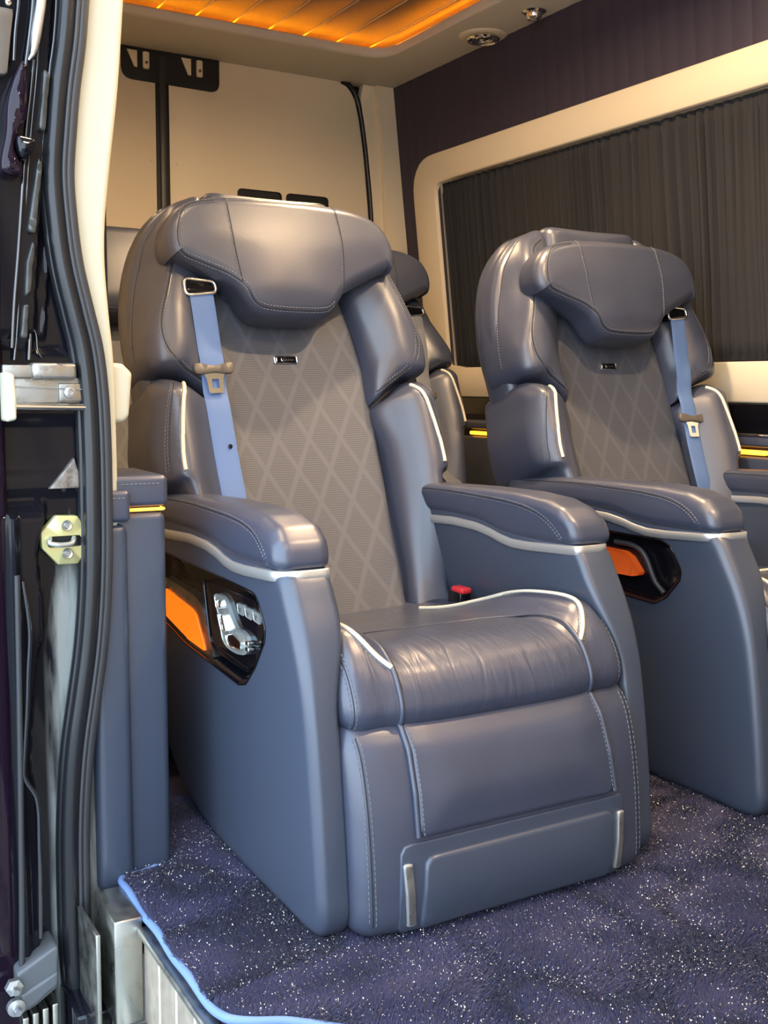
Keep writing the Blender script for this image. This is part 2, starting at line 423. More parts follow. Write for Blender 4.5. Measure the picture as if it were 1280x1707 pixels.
def build_seat(name, loc, label, belt_side, group, arms=True, head_dv=0.0, head_dw=0.0, badge=True, pocket=True, full=True, rear=False, controls=True):
    vq = (lambda L: [(x, v if v < .6 else .6+(v-.6)*.74) for x, v in L]) if rear else (lambda L: L)
    root = empty(name, loc, label, 'seat', group)
    st = MB()           # stitching, one part
    sm = MB()           # dark seam lines, one part
    def seam(P, Nn, r=.0016, offs=(), dash=.0055):
        if len(P) < 3: return
        sm.add(*tube(P + Nn*r*.05, r, 6))
        for o in offs: stitches(st, P, Nn, o, dash=dash)
    def on_back(bvh, pts, n=60, w=.4, lift=0.):
        Q = cat_rom(pts, n, False); return drape(bvh, BM(Q, w), back_dirs(Q), lift)

    # ---- backrest
    half = [(0, 1.150), (.10, 1.149), (.19, 1.140), (.27, 1.108), (.335, 1.040), (.370, .955), (.388, .855), (.389, .765), (.380, .69), (.374, .54), (.368, .42), (.34, .30), (.30, .05), (.2, -.03)]
    half = vq(half); O = cat_rom([(-x, y) for x, y in half[1:]][::-1] + [half[0]] + half[1:], 120)
    bs, _, _ = slab(O, [(0, .15), (0, .85)], -.15, -.01, .05, .03, BM, nmid=2)
    bs.build('back_shell', M_LEATHER, root)
    # perforated centre
    right = [(.178, .90), (.206, .783), (.220, .70), (.228, .60), (.226, .47), (.225, .38), (.212, .15), (.20, -.05)]
    O = round_poly([(-x, y) for x, y in right] + right[::-1], .01, 140)
    bow = lambda u, v: -.012*(1-(np.abs(u)/.23)**2)
    cp, uv, _ = slab(O, [(0, .1), (0, .8)], -.05, .012, .01, .02, lambda P, h: BM(P, h, bow), nf=14)
    cp.build('centre_panel', M_PERF, root, uv=uv, weld=False)
    cpb = cp.bvh(); allb = [cp]
    # crest pad
    O = round_poly(vq([(-.17, .86), (.17, .86), (.182, 1.0), (.18, 1.15), (-.18, 1.15), (-.182, 1.0)]), [.02, .02, .05, .03, .03, .05], 90)
    tp, _, _ = slab(O, [(0, .95), (0, 1.05)], -.10, .022, .045, .04, BM, crown=.004)
    tp.build('crest_pad', M_LEATHER, root)
    for s in (-1, 1):
        # upper wing
        W = [(.180, 1.138), (.176, 1.0), (.170, .90), (.198, .79), (.212, .70), (.214, .588), (.262, .622), (.310, .655), (.352, .660), (.384, .674), (.393, .75), (.390, .85), (.372, .955), (.335, 1.045), (.280, 1.108), (.225, 1.132)]
        O = mirror(cat_rom(vq(W), 110), s)
        wb = lambda u, v: .050*smooth01((np.abs(u)-.17)/.15)*smooth01((1.16*(.87 if rear else 1)-v)/.36)
        def WM(P, h, wb=wb):
            P = np.array(P, float); u = P[:, 0]; au = np.abs(u)
            v0 = np.where(P[:, 1] < .6, P[:, 1], .6+(P[:, 1]-.6)/.74) if rear else P[:, 1]
            q = np.interp(v0, [.70, .75, .845, .943, 1.1], [.04, .06, .22, .36, .22])*smooth01((np.asarray(h)+.07)/.09)
            P[:, 0] = np.sign(u)*np.where(au > .2, .2+(au-.2)*(1-q), au)
            return BM(P, np.asarray(h) - .030*smooth01((v0-1.0)/.13)*(h > -.05), wb if h > -.05 else None)
        wg, _, _ = slab(O, vq([(s*.27, .72), (s*.285, .85), (s*.27, 1.0)]), -.13, .042, .05, .045, WM, crown=.006, nmid=3, nf=10)
        wg.build('upper_wing', M_LEATHER, root); b = wg.bvh(); allb.append(wg)
        P, Nn = on_back(b, [(s*x, y) for x, y in vq(((.205, 1.10), (.250, 1.066), (.278, .99), (.318, .87), (.348, .76), (.330, .692), (.266, .645), (.222, .615)))]); seam(smooth_path(P), Nn, .0022, (-.006, .006) if full else ())
        Q = cat_rom(vq([(.30, 1.10), (.345, 1.04), (.38, .955), (.40, .855), (.40, .76), (.385, .705)]), 50, False)
        org = BM(np.stack([s*(Q[:, 0]+.1), Q[:, 1]], 1), -.012); P, Nn = drape(b, org, np.tile([-s, 0, 0], (len(Q), 1)))
        if len(P) > 5: seam(smooth_path(P), Nn, .0016, (.005,) if full else ())
        # lower bolster with its outer flap, cream piping and stitching
        W = [(.216, .575), (.230, .47), (.230, .38), (.220, .15), (.205, -.04), (.27, -.05), (.305, .06), (.330, .22), (.342, .345), (.352, .374), (.376, .384), (.392, .41), (.396, .50), (.386, .57), (.372, .645), (.345, .652), (.310, .642), (.262, .606)]
        O = mirror(cat_rom(W, 130), s)
        lb = lambda u, v: .072*smooth01((np.abs(u)-.205)/.125)*(.45+.55*smooth01((v-.05)/.3)) - .070*smooth01((v-.588)/.085) - .05*smooth01((np.abs(u)-.345)/.06)
        bo, _, _ = slab(O, [(s*.265, .1), (s*.310, .36), (s*.318, .58)], -.16, .040, .02, .030, lambda P, h: BM(P, h, lb if h > -.06 else None), crown=.004, nmid=4, nf=12)
        bo.build('side_bolster', M_LEATHER, root); b = bo.bvh(); allb.append(bo)
        Q = cat_rom([(.310, .622), (.323, .590), (.338, .507), (.345, .44), (.346, .395)], 50, False)
        q = np.stack([s*Q[:, 0], Q[:, 1]], 1); P, Nn = drape(b, BM(q, .4), back_dirs(q)); P = smooth_path(P, 5)
        tag(MB().add(*tube(P + Nn*.0022, .0050, 8)).build('piping', M_PIPING, root), 'cream piping')
        if full:
            for du, sl_ in ((.009, 0), (.026, 1), (.033, 0)):
                q = np.stack([s*(Q[:, 0]+du), Q[:, 1]], 1); P, Nn = drape(b, BM(q, .4), back_dirs(q))
                if sl_: seam(smooth_path(P), Nn, .0014, (.004,))
                else: stitches(st, P, Nn, 0)
    # ---- headrest
    hw = [(.0, 1.098), (.12, 1.096), (.20, 1.088), (.265, 1.064), (.302, 1.02), (.312, .972), (.298, .930), (.25, .905), (.19, .876), (.145, .846), (.122, .812), (.095, .786), (.05, .778), (0, .777)]
    hw = [(x, y+head_dv) for x, y in hw]
    O = cat_rom(hw[:-1] + [hw[-1]] + [(-x, y) for x, y in hw[1:-1]][::-1], 150)
    O[:, 0] -= .016; O[:, 1] = np.where(O[:, 1] < .93+head_dv, O[:, 1]+.012, O[:, 1])
    hb = lambda u, v: head_dw - .13*u*u - .02*smooth01((.86+head_dv-v)/.1)
    HM = lambda P, h: BM(P, h, hb)
    hr, _, _ = slab(O, [(-.25, .985+head_dv), (-.08, .955+head_dv), (0, .90+head_dv), (.08, .955+head_dv), (.25, .985+head_dv)], .02, .140, .04, .032, HM, crown=.008, nf=10, nq=9)
    ho = hr.build('headrest', M_LEATHER, root); b = hr.bvh()
    hs = MB(); hst = MB()
    for pts in ([(-.172, 1.09), (-.165, .97), (-.150, .868)], [(.120, 1.09), (.128, .97), (.122, .85)]):
        P, Nn = on_back(b, [(x, y+head_dv) for x, y in pts], 50)
        hs.add(*tube(P - Nn*.0004, .0017, 5))
        if full: stitches(hst, P, Nn, .004)
    pts = [(-.20, 1.078), (-.265, 1.062), (-.292, 1.02), (-.299, .968), (-.290, .942), (-.250, .922), (-.178, .890), (-.144, .862), (-.120, .824), (-.092, .810), (0, .806), (.072, .811), (.098, .830)]
    P, Nn = on_back(b, [(x, y+head_dv) for x, y in pts], 140)
    hs.add(*tube(smooth_path(P) - Nn*.0004, .0018, 5))
    if full: stitches(hst, P, Nn, .006); stitches(hst, P, Nn, -.006)
    tag(hs.build('headrest_seam', M_SEAM, ho), kind='stuff')
    if full: tag(hst.build('headrest_stitching', M_STITCH, ho), kind='stuff')
    if badge:
        Bp = np.array([(0., .717)])
        c = drape(cpb, BM(Bp, .3), back_dirs(Bp))[0][0]
        a = radians(31-18*.717); nv = np.array([0, -cos(a), sin(a)]); tv = np.array([0, sin(a), cos(a)])
        bmap = lambda P, h: c + np.outer(P[:, 0], [1, 0, 0]) + np.outer(P[:, 1], tv) + np.asarray(h)*nv
        rect = round_poly([(-.031, -.0095), (.031, -.0095), (.031, .0095), (-.031, .0095)], .004, 48)
        bp = prism(rect*.97, bmap, .0, .002, .001).build('name_badge', M_PIANO, root)
        tag(bp, 'small chrome-rimmed badge with script lettering')
        fr = MB().add(*tube(bmap(rect, .0022), .0016, 6, closed=True)).build('badge_rim', M_CHROME, bp)
        sc = MB()   # illegible looping script, as far as the photograph resolves it
        sc.add(*bevbox(-.0275, -.0235, -.0065, .0065, .0015, .004, .001))
        xs = np.linspace(-.014, .022, 70); th = (xs+.014)/.036*2*pi*5.5
        pts = np.stack([xs + .0016*np.cos(th), .0036*np.sin(th)*(1.35-.9*smooth01((xs+.014)/.02)) - .0005], 1)
        V = bmap(pts, .0035); q = MB().add(*tube(V, .0008, 5))
        V0 = np.array(sc.arr()); q.add(c + V0[:, :1]*[1, 0, 0] + V0[:, 1:2]*tv + V0[:, 2:]*nv, sc.F)
        q.build('badge_lettering', M_CHROME, bp)

    # ---- seat cushion: side profile (y, z) swept across u
    prof = [(2.30, .400), (2.13, .418), (1.95, .446), (1.78, .470), (1.665, .474), (1.598, .450), (1.565, .412), (1.556, .378), (1.572, .350), (1.66, .338), (2.30, .335)]
    O = cat_rom([(y-SY0, z) for y, z in prof], 130)
    def CM(P, h):
        u = np.broadcast_to(h, (len(P),)); z = P[:, 1].copy(); y = P[:, 0].copy()
        t = smooth01((np.abs(u)-.19)/.07)*smooth01((.335-np.abs(u))/.05)
        top = smooth01((z-.385)/.03); z = z + t*top*(.042*smooth01((y+.36)/.12) - .028*smooth01((y+.10)/.30)) - top*.006*(1-(np.minimum(np.abs(u), .2)/.2)**2)*smooth01((y+.25)/.2)
        y = y - .006*(1-(np.minimum(np.abs(u), .215)/.215)**4) + .010*smooth01((np.abs(u)-.20)/.05)
        return np.stack([u, y, z], 1)
    cu, _, _ = slab(O, [(1.66-SY0, .405), (2.2-SY0, .40)], -.322, .322, .045, .045, CM, crown=.004, crown_a=.004, nmid=26)
    co = cu.build('seat_cushion', M_CUSHION, root); b = cu.bvh()
    cpv = []
    for s in (-1, 1):
        # welt along the centre panel, over the nose
        ang = np.radians(np.linspace(58, -25, 50)); ce = np.array([1.70-SY0, .40])
        org = np.stack([0*ang + s*.215, ce[0] - .5*np.cos(ang), ce[1] + .5*np.sin(ang)], 1); dr = np.stack([0*ang, np.cos(ang), -np.sin(ang)], 1)
        Q = cat_rom([(.0, 1.845), (.09, 1.84), (.155, 1.815), (.195, 1.765), (.211, 1.70), (.2148, 1.655)], 34, False)
        org = np.concatenate([np.stack([s*Q[:, 0], Q[:, 1]-SY0, 0*Q[:, 0]+.8], 1), org]); dr = np.concatenate([np.tile([0, 0, -1.], (34, 1)), dr])
        P, Nn = drape(b, org, dr); o_ = np.argsort(-(P[:, 1]*1.0 + P[:, 2]*.0 + 0)) if False else np.arange(len(P)); P = smooth_path(P, 6)
        MB().add(*tube(P + Nn*.0008, np.interp(np.arange(len(P)), [0, 18, 34, 40], [.0012, .0018, .0038, .0048]), 8)).build('welt', M_LEATHER, co)
        seam(P - np.array([s, 0, 0])*.006*np.interp(np.arange(len(P)), [0, 30], [0, 1])[:, None], Nn, .0012, (-.004*s,))
        # cream piping on top of the side bolster
        pp = [(.195, 2.16), (.222, 2.06), (.250, 1.93), (.268, 1.80), (.272, 1.72), (.266, 1.665), (.250, 1.630), (.233, 1.610), (.216, 1.597)]
        Q = cat_rom(pp, 70, False); org = np.stack([s*Q[:, 0], Q[:, 1]-SY0, 0*Q[:, 0]+.8], 1)
        P, Nn = drape(b, org, np.tile([0, 0, -1.], (70, 1))); P = smooth_path(P)
        tag(MB().add(*tube(P + Nn*.0015, .0048, 8)).build('piping', M_PIPING, co), 'cream piping')
        if full:
            stitches(st, P, Nn, .008); stitches(st, P, Nn, -.008)
            # front edge double stitching of the bolster
            Q = np.radians(np.linspace(55, -28, 40)); org = np.stack([0*Q + s*.302, ce[0] - .5*np.cos(Q), ce[1] + .5*np.sin(Q)], 1)
            P, Nn = drape(b, org, np.stack([0*Q, np.cos(Q), -np.sin(Q)], 1)); seam(smooth_path(P), Nn, .0012, (.005, -.005), dash=.007)
    # ---- leg rest
    lp = [(1.60, .368), (1.566, .352), (1.540, .320), (1.517, .25), (1.503, .17), (1.494, .08), (1.495, .020), (1.52, .002), (1.66, .002), (1.68, .20), (1.66, .360)]
    O = cat_rom([(y-SY0, z) for y, z in lp], 90)
    def LM(P, h):
        u = np.broadcast_to(h, (len(P),)); return np.stack([u, P[:, 0] + .014*smooth01((np.abs(u)-.22)/.11)*(P[:, 0] < -.25), P[:, 1]], 1)
    lr, _, _ = slab(O, [(1.60-SY0, .10), (1.61-SY0, .27)], -.328, .328, .035, .035, LM, crown=.003, crown_a=.003, nmid=14)
    lo = lr.build('leg_rest', M_LEATHER, root); b = lr.bvh()
    fy = lambda z: np.interp(z, [.0, .025, .08, .17, .25, .32, .352, .38], [1.503, 1.496, 1.494, 1.503, 1.517, 1.540, 1.566, 1.60]) - SY0
    LF = lambda P, h: np.stack([P[:, 0], fy(P[:, 1]) - np.asarray(h) + .014*smooth01((np.abs(P[:, 0])-.22)/.11), P[:, 1]], 1)
    O = round_poly([(-.216, .172), (.232, .172), (.218, .372), (-.214, .372)], [.012, .02, .01, .01], 90)
    mb, _, _ = slab(O, [(-.12, .27), (.12, .27)], -.02, .012, .005, .014, LF, crown=.010)
    cpd = mb.build('centre_pad', M_LEATHER, lo); b2 = mb.bvh()
    for s in (-1, 1):
        zz = np.linspace(.372, .176, 40); P = LF(np.stack([s*np.interp(zz, [.172, .372], [.232 if s > 0 else .216, .216]), zz], 1), .006)
        MB().add(*tube(P, .0052, 8)).build('welt', M_LEATHER, lo)
        if full: stitches(st, P - np.array([s*.009, .006, 0]), np.tile([0, -1., 0], (40, 1)), 0)
        # side edge seam
        zz = np.linspace(.345, .03, 50); org = np.stack([0*zz + s*.302, 0*zz - 1, zz], 1); P, Nn = drape(b, org, np.tile([0, 1., 0], (50, 1)))
        seam(smooth_path(P), Nn, .0016, (.006, -.006) if full else (), dash=.007)
    # pocket plate low on the leg rest, its pad and two bright strips
    O = round_poly([(-.258, .010), (.246, .010), (.258, .166), (-.250, .166)], [.01, .01, .015, .022], 90)
    mb, _, _ = slab(O, [(-.17, .088), (.17, .088)], -.01, .004, .003, .004, LF, nf=4); pk = mb.build('pocket_plate', M_SHELL, lo)
    O = round_poly([(-.218, .012), (.215, .012), (.226, .142), (-.205, .140)], [.008, .008, .02, .022], 90)
    mb, _, _ = slab(O, [(-.12, .077), (.12, .077)], -.004, .012, .003, .008, LF, nf=4, crown=.003); mb.build('pocket_pad', M_SHELL, lo)
    for s in (-1, 1):
        x0 = -.233 if s < 0 else .236; sk = -.012 if s < 0 else .012
        O = round_poly([(x0-.0080, .022), (x0+.0080, .022), (x0+.0080+sk*.6, .134), (x0-.0080+sk*.6, .134)], .001, 40)
        mb, _, _ = slab(O, [(x0, .04), (x0+sk*.5, .12)], 0, .0085, .001, .0012, LF, nf=2)
        so = mb.build('bright_strip', M_SILVER, lo)
        O2 = round_poly([(x0-.0055, .025), (x0+.0068, .025), (x0+.0068+sk*.6, .131), (x0-.0055+sk*.6, .131)], .0008, 40)
        mb, _, _ = slab(O2, [(x0, .04), (x0+sk*.5, .12)], .007, .0092, .0004, .0005, LF, nf=2)
        mb.build('dark_inlay', M_ALU, lo)

    # ---- arms: shell, silver band, pad
    if arms:
        tz = [(2.52, .625), (2.31, .627), (2.16, .636), (2.06, .634), (2.00, .626), (1.965, .618), (1.92, .612), (1.86, .613), (1.70, .624)]   # top edge of the silver band
        tz = np.array(tz)[::-1]; zt = lambda y: np.interp(y, tz[:, 0]-SY0, tz[:, 1])
        shp = [(2.50, .665), (2.16, .665), (1.96, .64), (1.80, .630), (1.722, .628), (1.692, .612), (1.664, .570), (1.632, .515), (1.605, .450), (1.583, .365), (1.559, .22), (1.543, .09), (1.541, .035), (1.565, .004), (1.68, -.001), (1.95, -.001), (2.15, .008), (2.29, .045), (2.39, .12), (2.46, .22), (2.51, .40), (2.525, .60)]
        O = cat_rom([(y-SY0, z) for y, z in shp], 200)
        rim = [(2.40, .575), (2.20, .570), (2.02, .570), (1.862, .568), (1.815, .566), (1.797, .555), (1.763, .512), (1.766, .485), (1.812, .425), (1.858, .382), (1.895, .372), (2.04, .380), (2.20, .388), (2.40, .42)]
        if not controls: rim = [(2.40, .590), (2.0, .588), (1.87, .588), (1.838, .578), (1.800, .525), (1.803, .500), (1.845, .452), (1.885, .430), (2.05, .436), (2.40, .45)]
        H = round_poly([(y-SY0, z) for y, z in rim], .014, 200)
        hc = np.array([2.04-SY0, .50 if not controls else .47])
        angH = np.arctan2(H[:, 1]-hc[1], H[:, 0]-hc[0]); order = np.argsort(angH); aH = angH[order]; HH = H[order]
        aO = np.arctan2(O[:, 1]-hc[1], O[:, 0]-hc[0])
        Hm = np.stack([np.interp(aO, np.concatenate([aH-2*pi, aH, aH+2*pi]), np.tile(HH[:, j], 3)) for j in (0, 1)], 1)
        for s in (-1, 1):
            has = pocket and s < 0
            def AM(P, h, s=s):
                d = .385 - np.asarray(h)          # depth below the outer face
                z = P[:, 1]; k = .62 + .38*smooth01((z-.38)/.18)
                x = .385 - np.where(d > 0, d*k, d) - .012*smooth01((.30-z)/.3)*smooth01((P[:, 0])/.5) 
                return np.stack([s*x, P[:, 0], z], 1)
            mb, _, ring = slab(O, [(1.80-SY0, .12), (1.85-SY0, .45), (2.2-SY0, .45)], .285, .385, .018, .030, AM, crown=.004 if not has else 0, hole=Hm if has else None, nmid=2, nf=6)
            ao = mb.build('arm_shell', M_SHELL, root)
            if has:
                X = -.385
                C2 = lambda P, h: np.stack([0*P[:, 0] + X + np.asarray(h), P[:, 0], P[:, 1]], 1)
                cen = hc; rings = []
                for f, h in ((0, 0), (.0, .003), (.05, .006), (.09, .020), (.13, .027), (.5, .029), (.98, .029)): rings.append(C2(Hm + (cen-Hm)*f, h))
                V = np.concatenate(rings); n = len(Hm); F = [(k*n+i, k*n+(i+1) % n, (k+1)*n+(i+1) % n, (k+1)*n+i) for k in range(len(rings)-1) for i in range(n)] + [tuple((len(rings)-1)*n+i for i in range(n))]
                bowl = MB().add(V, F).build('control_pocket', M_PIANO, root); tag(bowl, 'glossy black recess with seat controls')
                MB().add(*tube(C2(Hm, -.0005), .0022, 6, closed=True)).build('pocket_rim', M_PIANO, bowl)
                if not controls:
                    orr = round_poly([(y-SY0, z) for y, z in ((2.25, .540), (2.01, .540), (1.985, .530), (1.945, .490), (1.975, .482), (2.25, .474))], .008, 70)
                    tag(prism(orr, C2, .03, .014, .004).build('lit_slot', M_AMBERDIM, bowl), 'dim orange storage slot')
                    lip = cat_rom([(2.05, .560), (1.985, .558), (1.945, .540), (1.905, .480), (1.872, .455)], 40, False)
                    MB().add(*tube(C2(np.stack([lip[:, 0]-SY0, lip[:, 1]], 1), .020), .007, 8)).build('slot_frame', M_RUBBERG, bowl)
                    controls_here = False
                else: controls_here = True
                if controls_here:
                    # raised gloss insert carrying the controls
                    ins = round_poly([(y-SY0, z) for y, z in ((2.11, .545), (1.83, .548), (1.785, .508), (1.822, .432), (1.872, .398), (2.04, .402), (2.075, .42))], .012, 70)
                    prism(ins, C2, .031, .012, .004).build('insert_plate', M_PIANO, bowl)
                    # lit storage slot and its grey frame
                    fr = round_poly([(y-SY0, z) for y, z in ((2.36, .512), (2.155, .500), (2.118, .486), (2.046, .385), (2.095, .383), (2.36, .40))], .008, 70)
                    tag(prism(fr, C2, .03, .010, .002).build('slot_frame', M_STEEL, bowl), 'grey metal frame of the storage slot')
                    orr = round_poly([(y-SY0, z) for y, z in ((2.355, .484), (2.178, .468), (2.152, .458), (2.108, .402), (2.10, .391), (2.355, .402))], .006, 70)
                    tag(prism(orr, C2, .012, .0085, .001).build('lit_slot', M_AMBER, bowl), 'orange-lit storage slot')
                    # seat-shaped adjuster: base, back key, squab key, knob
                    lev = cat_rom([(y-SY0, z) for y, z in ((2.034, .523), (1.995, .530), (1.970, .522), (1.945, .498), (1.918, .480), (1.885, .478), (1.862, .470), (1.858, .446), (1.884, .432), (1.950, .428), (1.990, .440), (2.010, .480))], 70)
                    lv = prism(lev, C2, .014, .007, .003).build('adjuster', M_CLEAR, bowl)
                    for q, nm in (([(2.018, .520), (1.990, .522), (1.984, .504), (2.012, .502)], 'back_key'), ([(2.008, .494), (1.978, .494), (1.958, .462), (1.985, .458)], 'lumbar_key'), ([(1.968, .455), (1.925, .466), (1.882, .458), (1.885, .442), (1.945, .437)], 'squab_key')):
                        prism(round_poly([(y-SY0, z) for y, z in q], .006, 40), C2, .010, .002, .003).build(nm, M_CHROME, lv)
                    for z in (.451, .463):
                        MB().add(*bevbox(X-.002, X+.012, 1.842-SY0, 1.858-SY0, z-.004, z+.004, .002)).build('tip', M_CHROME, lv)
                    for k in range(3):
                        y0 = 1.925 - k*.039
                        q = [(y0, .528), (y0-.036, .529-.001*k), (y0-.039, .507-.001*k), (y0-.008, .508)]
                        bo_ = prism(round_poly([(y-SY0, z) for y, z in q], .005, 40), C2, .014, .0095, .001).build('seat_button', M_CLEAR, bowl)
                        MB().add(*tube(C2(np.array([(y0-.013-SY0, .521), (y0-.019-SY0, .513), (y0-.024-SY0, .521)]), .0065), .0012, 5)).build('button_icon', M_PLASTIC, bo_)
                    MB().add(*tube(C2(np.array([(1.86-SY0, .408), (2.02-SY0, .414)]), .009), .004, 8)).build('usb_slot', M_PIANO, bowl)
            # silver band
            xo, xi, yf = .3865, .288, 1.694-SY0
            path = []
            for y in np.linspace(2.46-SY0, yf+.05, 50): path.append((xo, y, 1, 0))
            for t in np.linspace(0, pi/2, 14)[1:]: path.append((xo-.048+.048*cos(t), yf+.05-.05*sin(t), cos(t), -sin(t)))
            for x in np.linspace(xo-.048, xi+.012, 8)[1:]: path.append((x, yf, 0, -1))
            for t in np.linspace(0, pi/2, 7)[1:]: path.append((xi+.012-.012*sin(t), yf+.012-.012*cos(t), -sin(t), -cos(t)))
            for y in np.linspace(yf+.012, 2.42-SY0, 44)[1:]: path.append((xi-.0015, y, -1, 0))
            V = []
            for x, y, nx, ny in path:
                zt_ = float(zt(y)); zb = zt_-.0205; 
                for z, o in ((zb, -.004), (zb, .002), (zb+.002, .004), (zt_-.002, .004), (zt_, .002), (zt_, -.004)): V.append((s*(x+nx*o), y+ny*o - .008*(zt_-z)*0, z))
            k = 6; n = len(path); F = [(i*k+j, i*k+(j+1) % k, (i+1)*k+(j+1) % k, (i+1)*k+j) for i in range(n-1) for j in range(k)] + [tuple(range(k))[::-1], tuple((n-1)*k+j for j in range(k))]
            tag(MB().add(V, F).build('silver_band', M_SILVER, root), 'silver band under the arm pad')
            # pad
            pp = [(2.50, .63), (2.50, .690), (2.30, .706), (2.06, .716), (1.90, .718), (1.80, .712), (1.745, .698), (1.71, .672), (1.697, .645), (1.699, .622), (1.78, .614), (1.90, .612), (1.97, .618), (2.04, .634), (2.16, .636)]
            O3 = round_poly(np.array(pp)[::-1] - [SY0, 0], .012, 150)
            PM = lambda P, h, s=s: np.stack([s*(np.broadcast_to(h, (len(P),)) - .006*smooth01((P[:, 1]-.64)/.06)), P[:, 0], P[:, 1]], 1)
            mb, _, _ = slab(O3, [(1.77-SY0, .66), (2.0-SY0, .672), (2.4-SY0, .665)], .280, .392, .026, .030, PM, crown=.003, nmid=4)
            po = mb.build('arm_pad', M_LEATHER, root); b = mb.bvh()
            for sd in (1, -1):
                Q = cat_rom([(2.44, .690), (2.20, .700), (2.03, .700), (1.90, .696), (1.82, .684), (1.768, .660), (1.738, .632)], 70, False)
                org = np.stack([0*Q[:, 0] + s*(.335 + sd*.3), Q[:, 0]-SY0, Q[:, 1]-.002], 1)
                P, Nn = drape(b, org, np.tile([-s*sd*1., 0, 0], (70, 1)))
                seam(smooth_path(P), Nn, .0014, (.004, -.004) if full else ())
    # under-structure (plinth between the arms)
    MB().add(*bevbox(-.27, .27, 1.66-SY0, 2.35-SY0, 0, .36, .02)).build('plinth', M_SHELL, root)
    tag(sm.build('seam_lines', M_SEAM, root), kind='stuff')
    if st.n: tag(st.build('stitching', M_STITCH, root), kind='stuff')
    # ---- belt
    s = belt_side
    bolt = BM(np.array([(s*.245, .868)]), .062)[0]
    top = np.array([s*.240, .868]); mid = np.array([s*.230, .66]); bot = np.array([s*.218, .33])
    Q = cat_rom([top, mid, bot], 40, False)
    am = MB()
    for m_ in allb: am.add(m_.arr(), m_.F)
    ab = am.bvh(); w_ = []
    for q in Q:
        best = 0
        for du in (-.027, 0, .027):
            o_ = BM(np.array([q + [du, 0]]), .4)[0]; h_ = ab.ray_cast(Vector(o_), Vector(back_dirs(np.array([q]))[0]))
            if h_[0] is not None: best = max(best, .4 - h_[3])
        w_.append(best)
    w_ = np.array(w_); w_ = np.maximum(w_, np.interp(np.arange(40), [0, 39], [w_[0], w_[39]])*.0)
    for _ in range(6): w_[1:-1] = np.maximum(w_[1:-1], (w_[:-2]+w_[2:])/2*.995)
    P = [BM(np.array([q]), wv + .0035)[0] for q, wv in zip(Q, w_)]
    lx = s*.268
    tail = np.array([P[-1], P[-1] + [s*.015, -.02, -.07], [lx-.0*s, 2.20-SY0, .50], [s*.272, 2.22-SY0, .40]])
    P = np.concatenate([np.array(P), cat_rom(tail, 16, False)[1:]])
    Nn = []
    for i, p in enumerate(P):
        t = P[min(i+1, len(P)-1)] - P[max(i-1, 0)]; t /= np.linalg.norm(t); sd = np.array([1., 0, 0]) - t*t[0]; sd /= np.linalg.norm(sd); Nn.append((sd, np.cross(t, sd)))
    side = np.array([a for a, _ in Nn]); nrm = np.array([c for _, c in Nn]); 
    if nrm[5] @ np.array([0, -1, 0]) < 0: nrm = -nrm
    belt = MB().add(*ribbon(P, side, nrm, .060, .0026)).build('seat_belt', M_GREYBELT if rear else M_BELT, root); tag(belt, 'grey belt webbing' if rear else 'light blue belt webbing')
    # guide at the shoulder
    g = P[0]; a = radians(31-18*.866); tv = np.array([0, sin(a), cos(a)]); nv = np.array([0, -cos(a), sin(a)])
    gm = lambda Q, h: g + np.outer(Q[:, 0], [1, 0, 0]) + np.outer(Q[:, 1], tv) + np.asarray(h)*nv
    ov = round_poly([(-.040, -.022), (.040, -.012), (.036, .016), (-.040, .020)], .012, 40)
    gd = prism(ov, gm, -.03, .004, .003).build('belt_guide', M_PIANO, root)
    MB().add(*tube(gm(ov, .004), .0042, 8, closed=True)).build('guide_ring', M_CHROME, gd)
    # tongue
    k = 15 if s < 0 else 25
    tg = P[k]; t = P[k+1]-P[k-1]; t /= np.linalg.norm(t); sd, nv2 = side[k], nrm[k]
    tm = lambda Q, h: tg + np.outer(Q[:, 0], sd) + np.outer(Q[:, 1], -t) + np.asarray(h)*nv2
    bar = cat_rom([(-.046, .014), (0, .008), (.046, .014), (.051, 0), (.043, -.012), (0, -.010), (-.043, -.012), (-.051, 0)], 60)
    tn = prism(bar, tm, -.003, .012, .005).build('belt_tongue', M_PLASTIC, belt)
    o_ = round_poly([(-.028, -.006), (.028, -.006), (.021, -.024), (.020, -.058), (-.018, -.058), (-.021, -.024)], .005, 60)
    i_ = round_poly([(-.008, -.024), (.009, -.024), (.009, -.046), (-.008, -.046)], .001, 60)
    ii = []
    cI = np.array([.001, -.035]); ai = np.arctan2(i_[:, 1]-cI[1], i_[:, 0]-cI[0]); oi = np.argsort(ai); ao_ = np.arctan2(o_[:, 1]-cI[1], o_[:, 0]-cI[0])
    im = np.stack([np.interp(ao_, np.concatenate([ai[oi]-2*pi, ai[oi], ai[oi]+2*pi]), np.tile(i_[oi, j], 3)) for j in (0, 1)], 1)
    n = 60; rr = [tm(o_, .003), tm(o_, .006), tm(im, .006), tm(im, .003)]; V = np.concatenate(rr)
    F = [(a_*n+i, a_*n+(i+1) % n, ((a_+1) % 4)*n+(i+1) % n, ((a_+1) % 4)*n+i) for a_ in range(4) for i in range(n)]
    MB().add(V, F).build('latch_plate', M_CHROME, belt)
    c = P[29] + nrm[29]*.002 + side[29]*.012
    q = np.cross([0, 0, 1.], nrm[29]); V, F = lathe([(.0, 0), (.0055, 0), (.0055, .0015), (.003, .003), (0, .003)], (0, 0, 0), 'z', 16); V = np.array(V)
    e3 = nrm[29]; e1 = np.cross(e3, [1., 0, 0]); e1 /= np.linalg.norm(e1); e2 = np.cross(e3, e1)
    MB().add(c + V[:, :1]*e1 + V[:, 1:2]*e2 + V[:, 2:]*e3, F).build('stop_button', M_PIANO, belt)
    # buckle on the other side
    bx = -s*.270
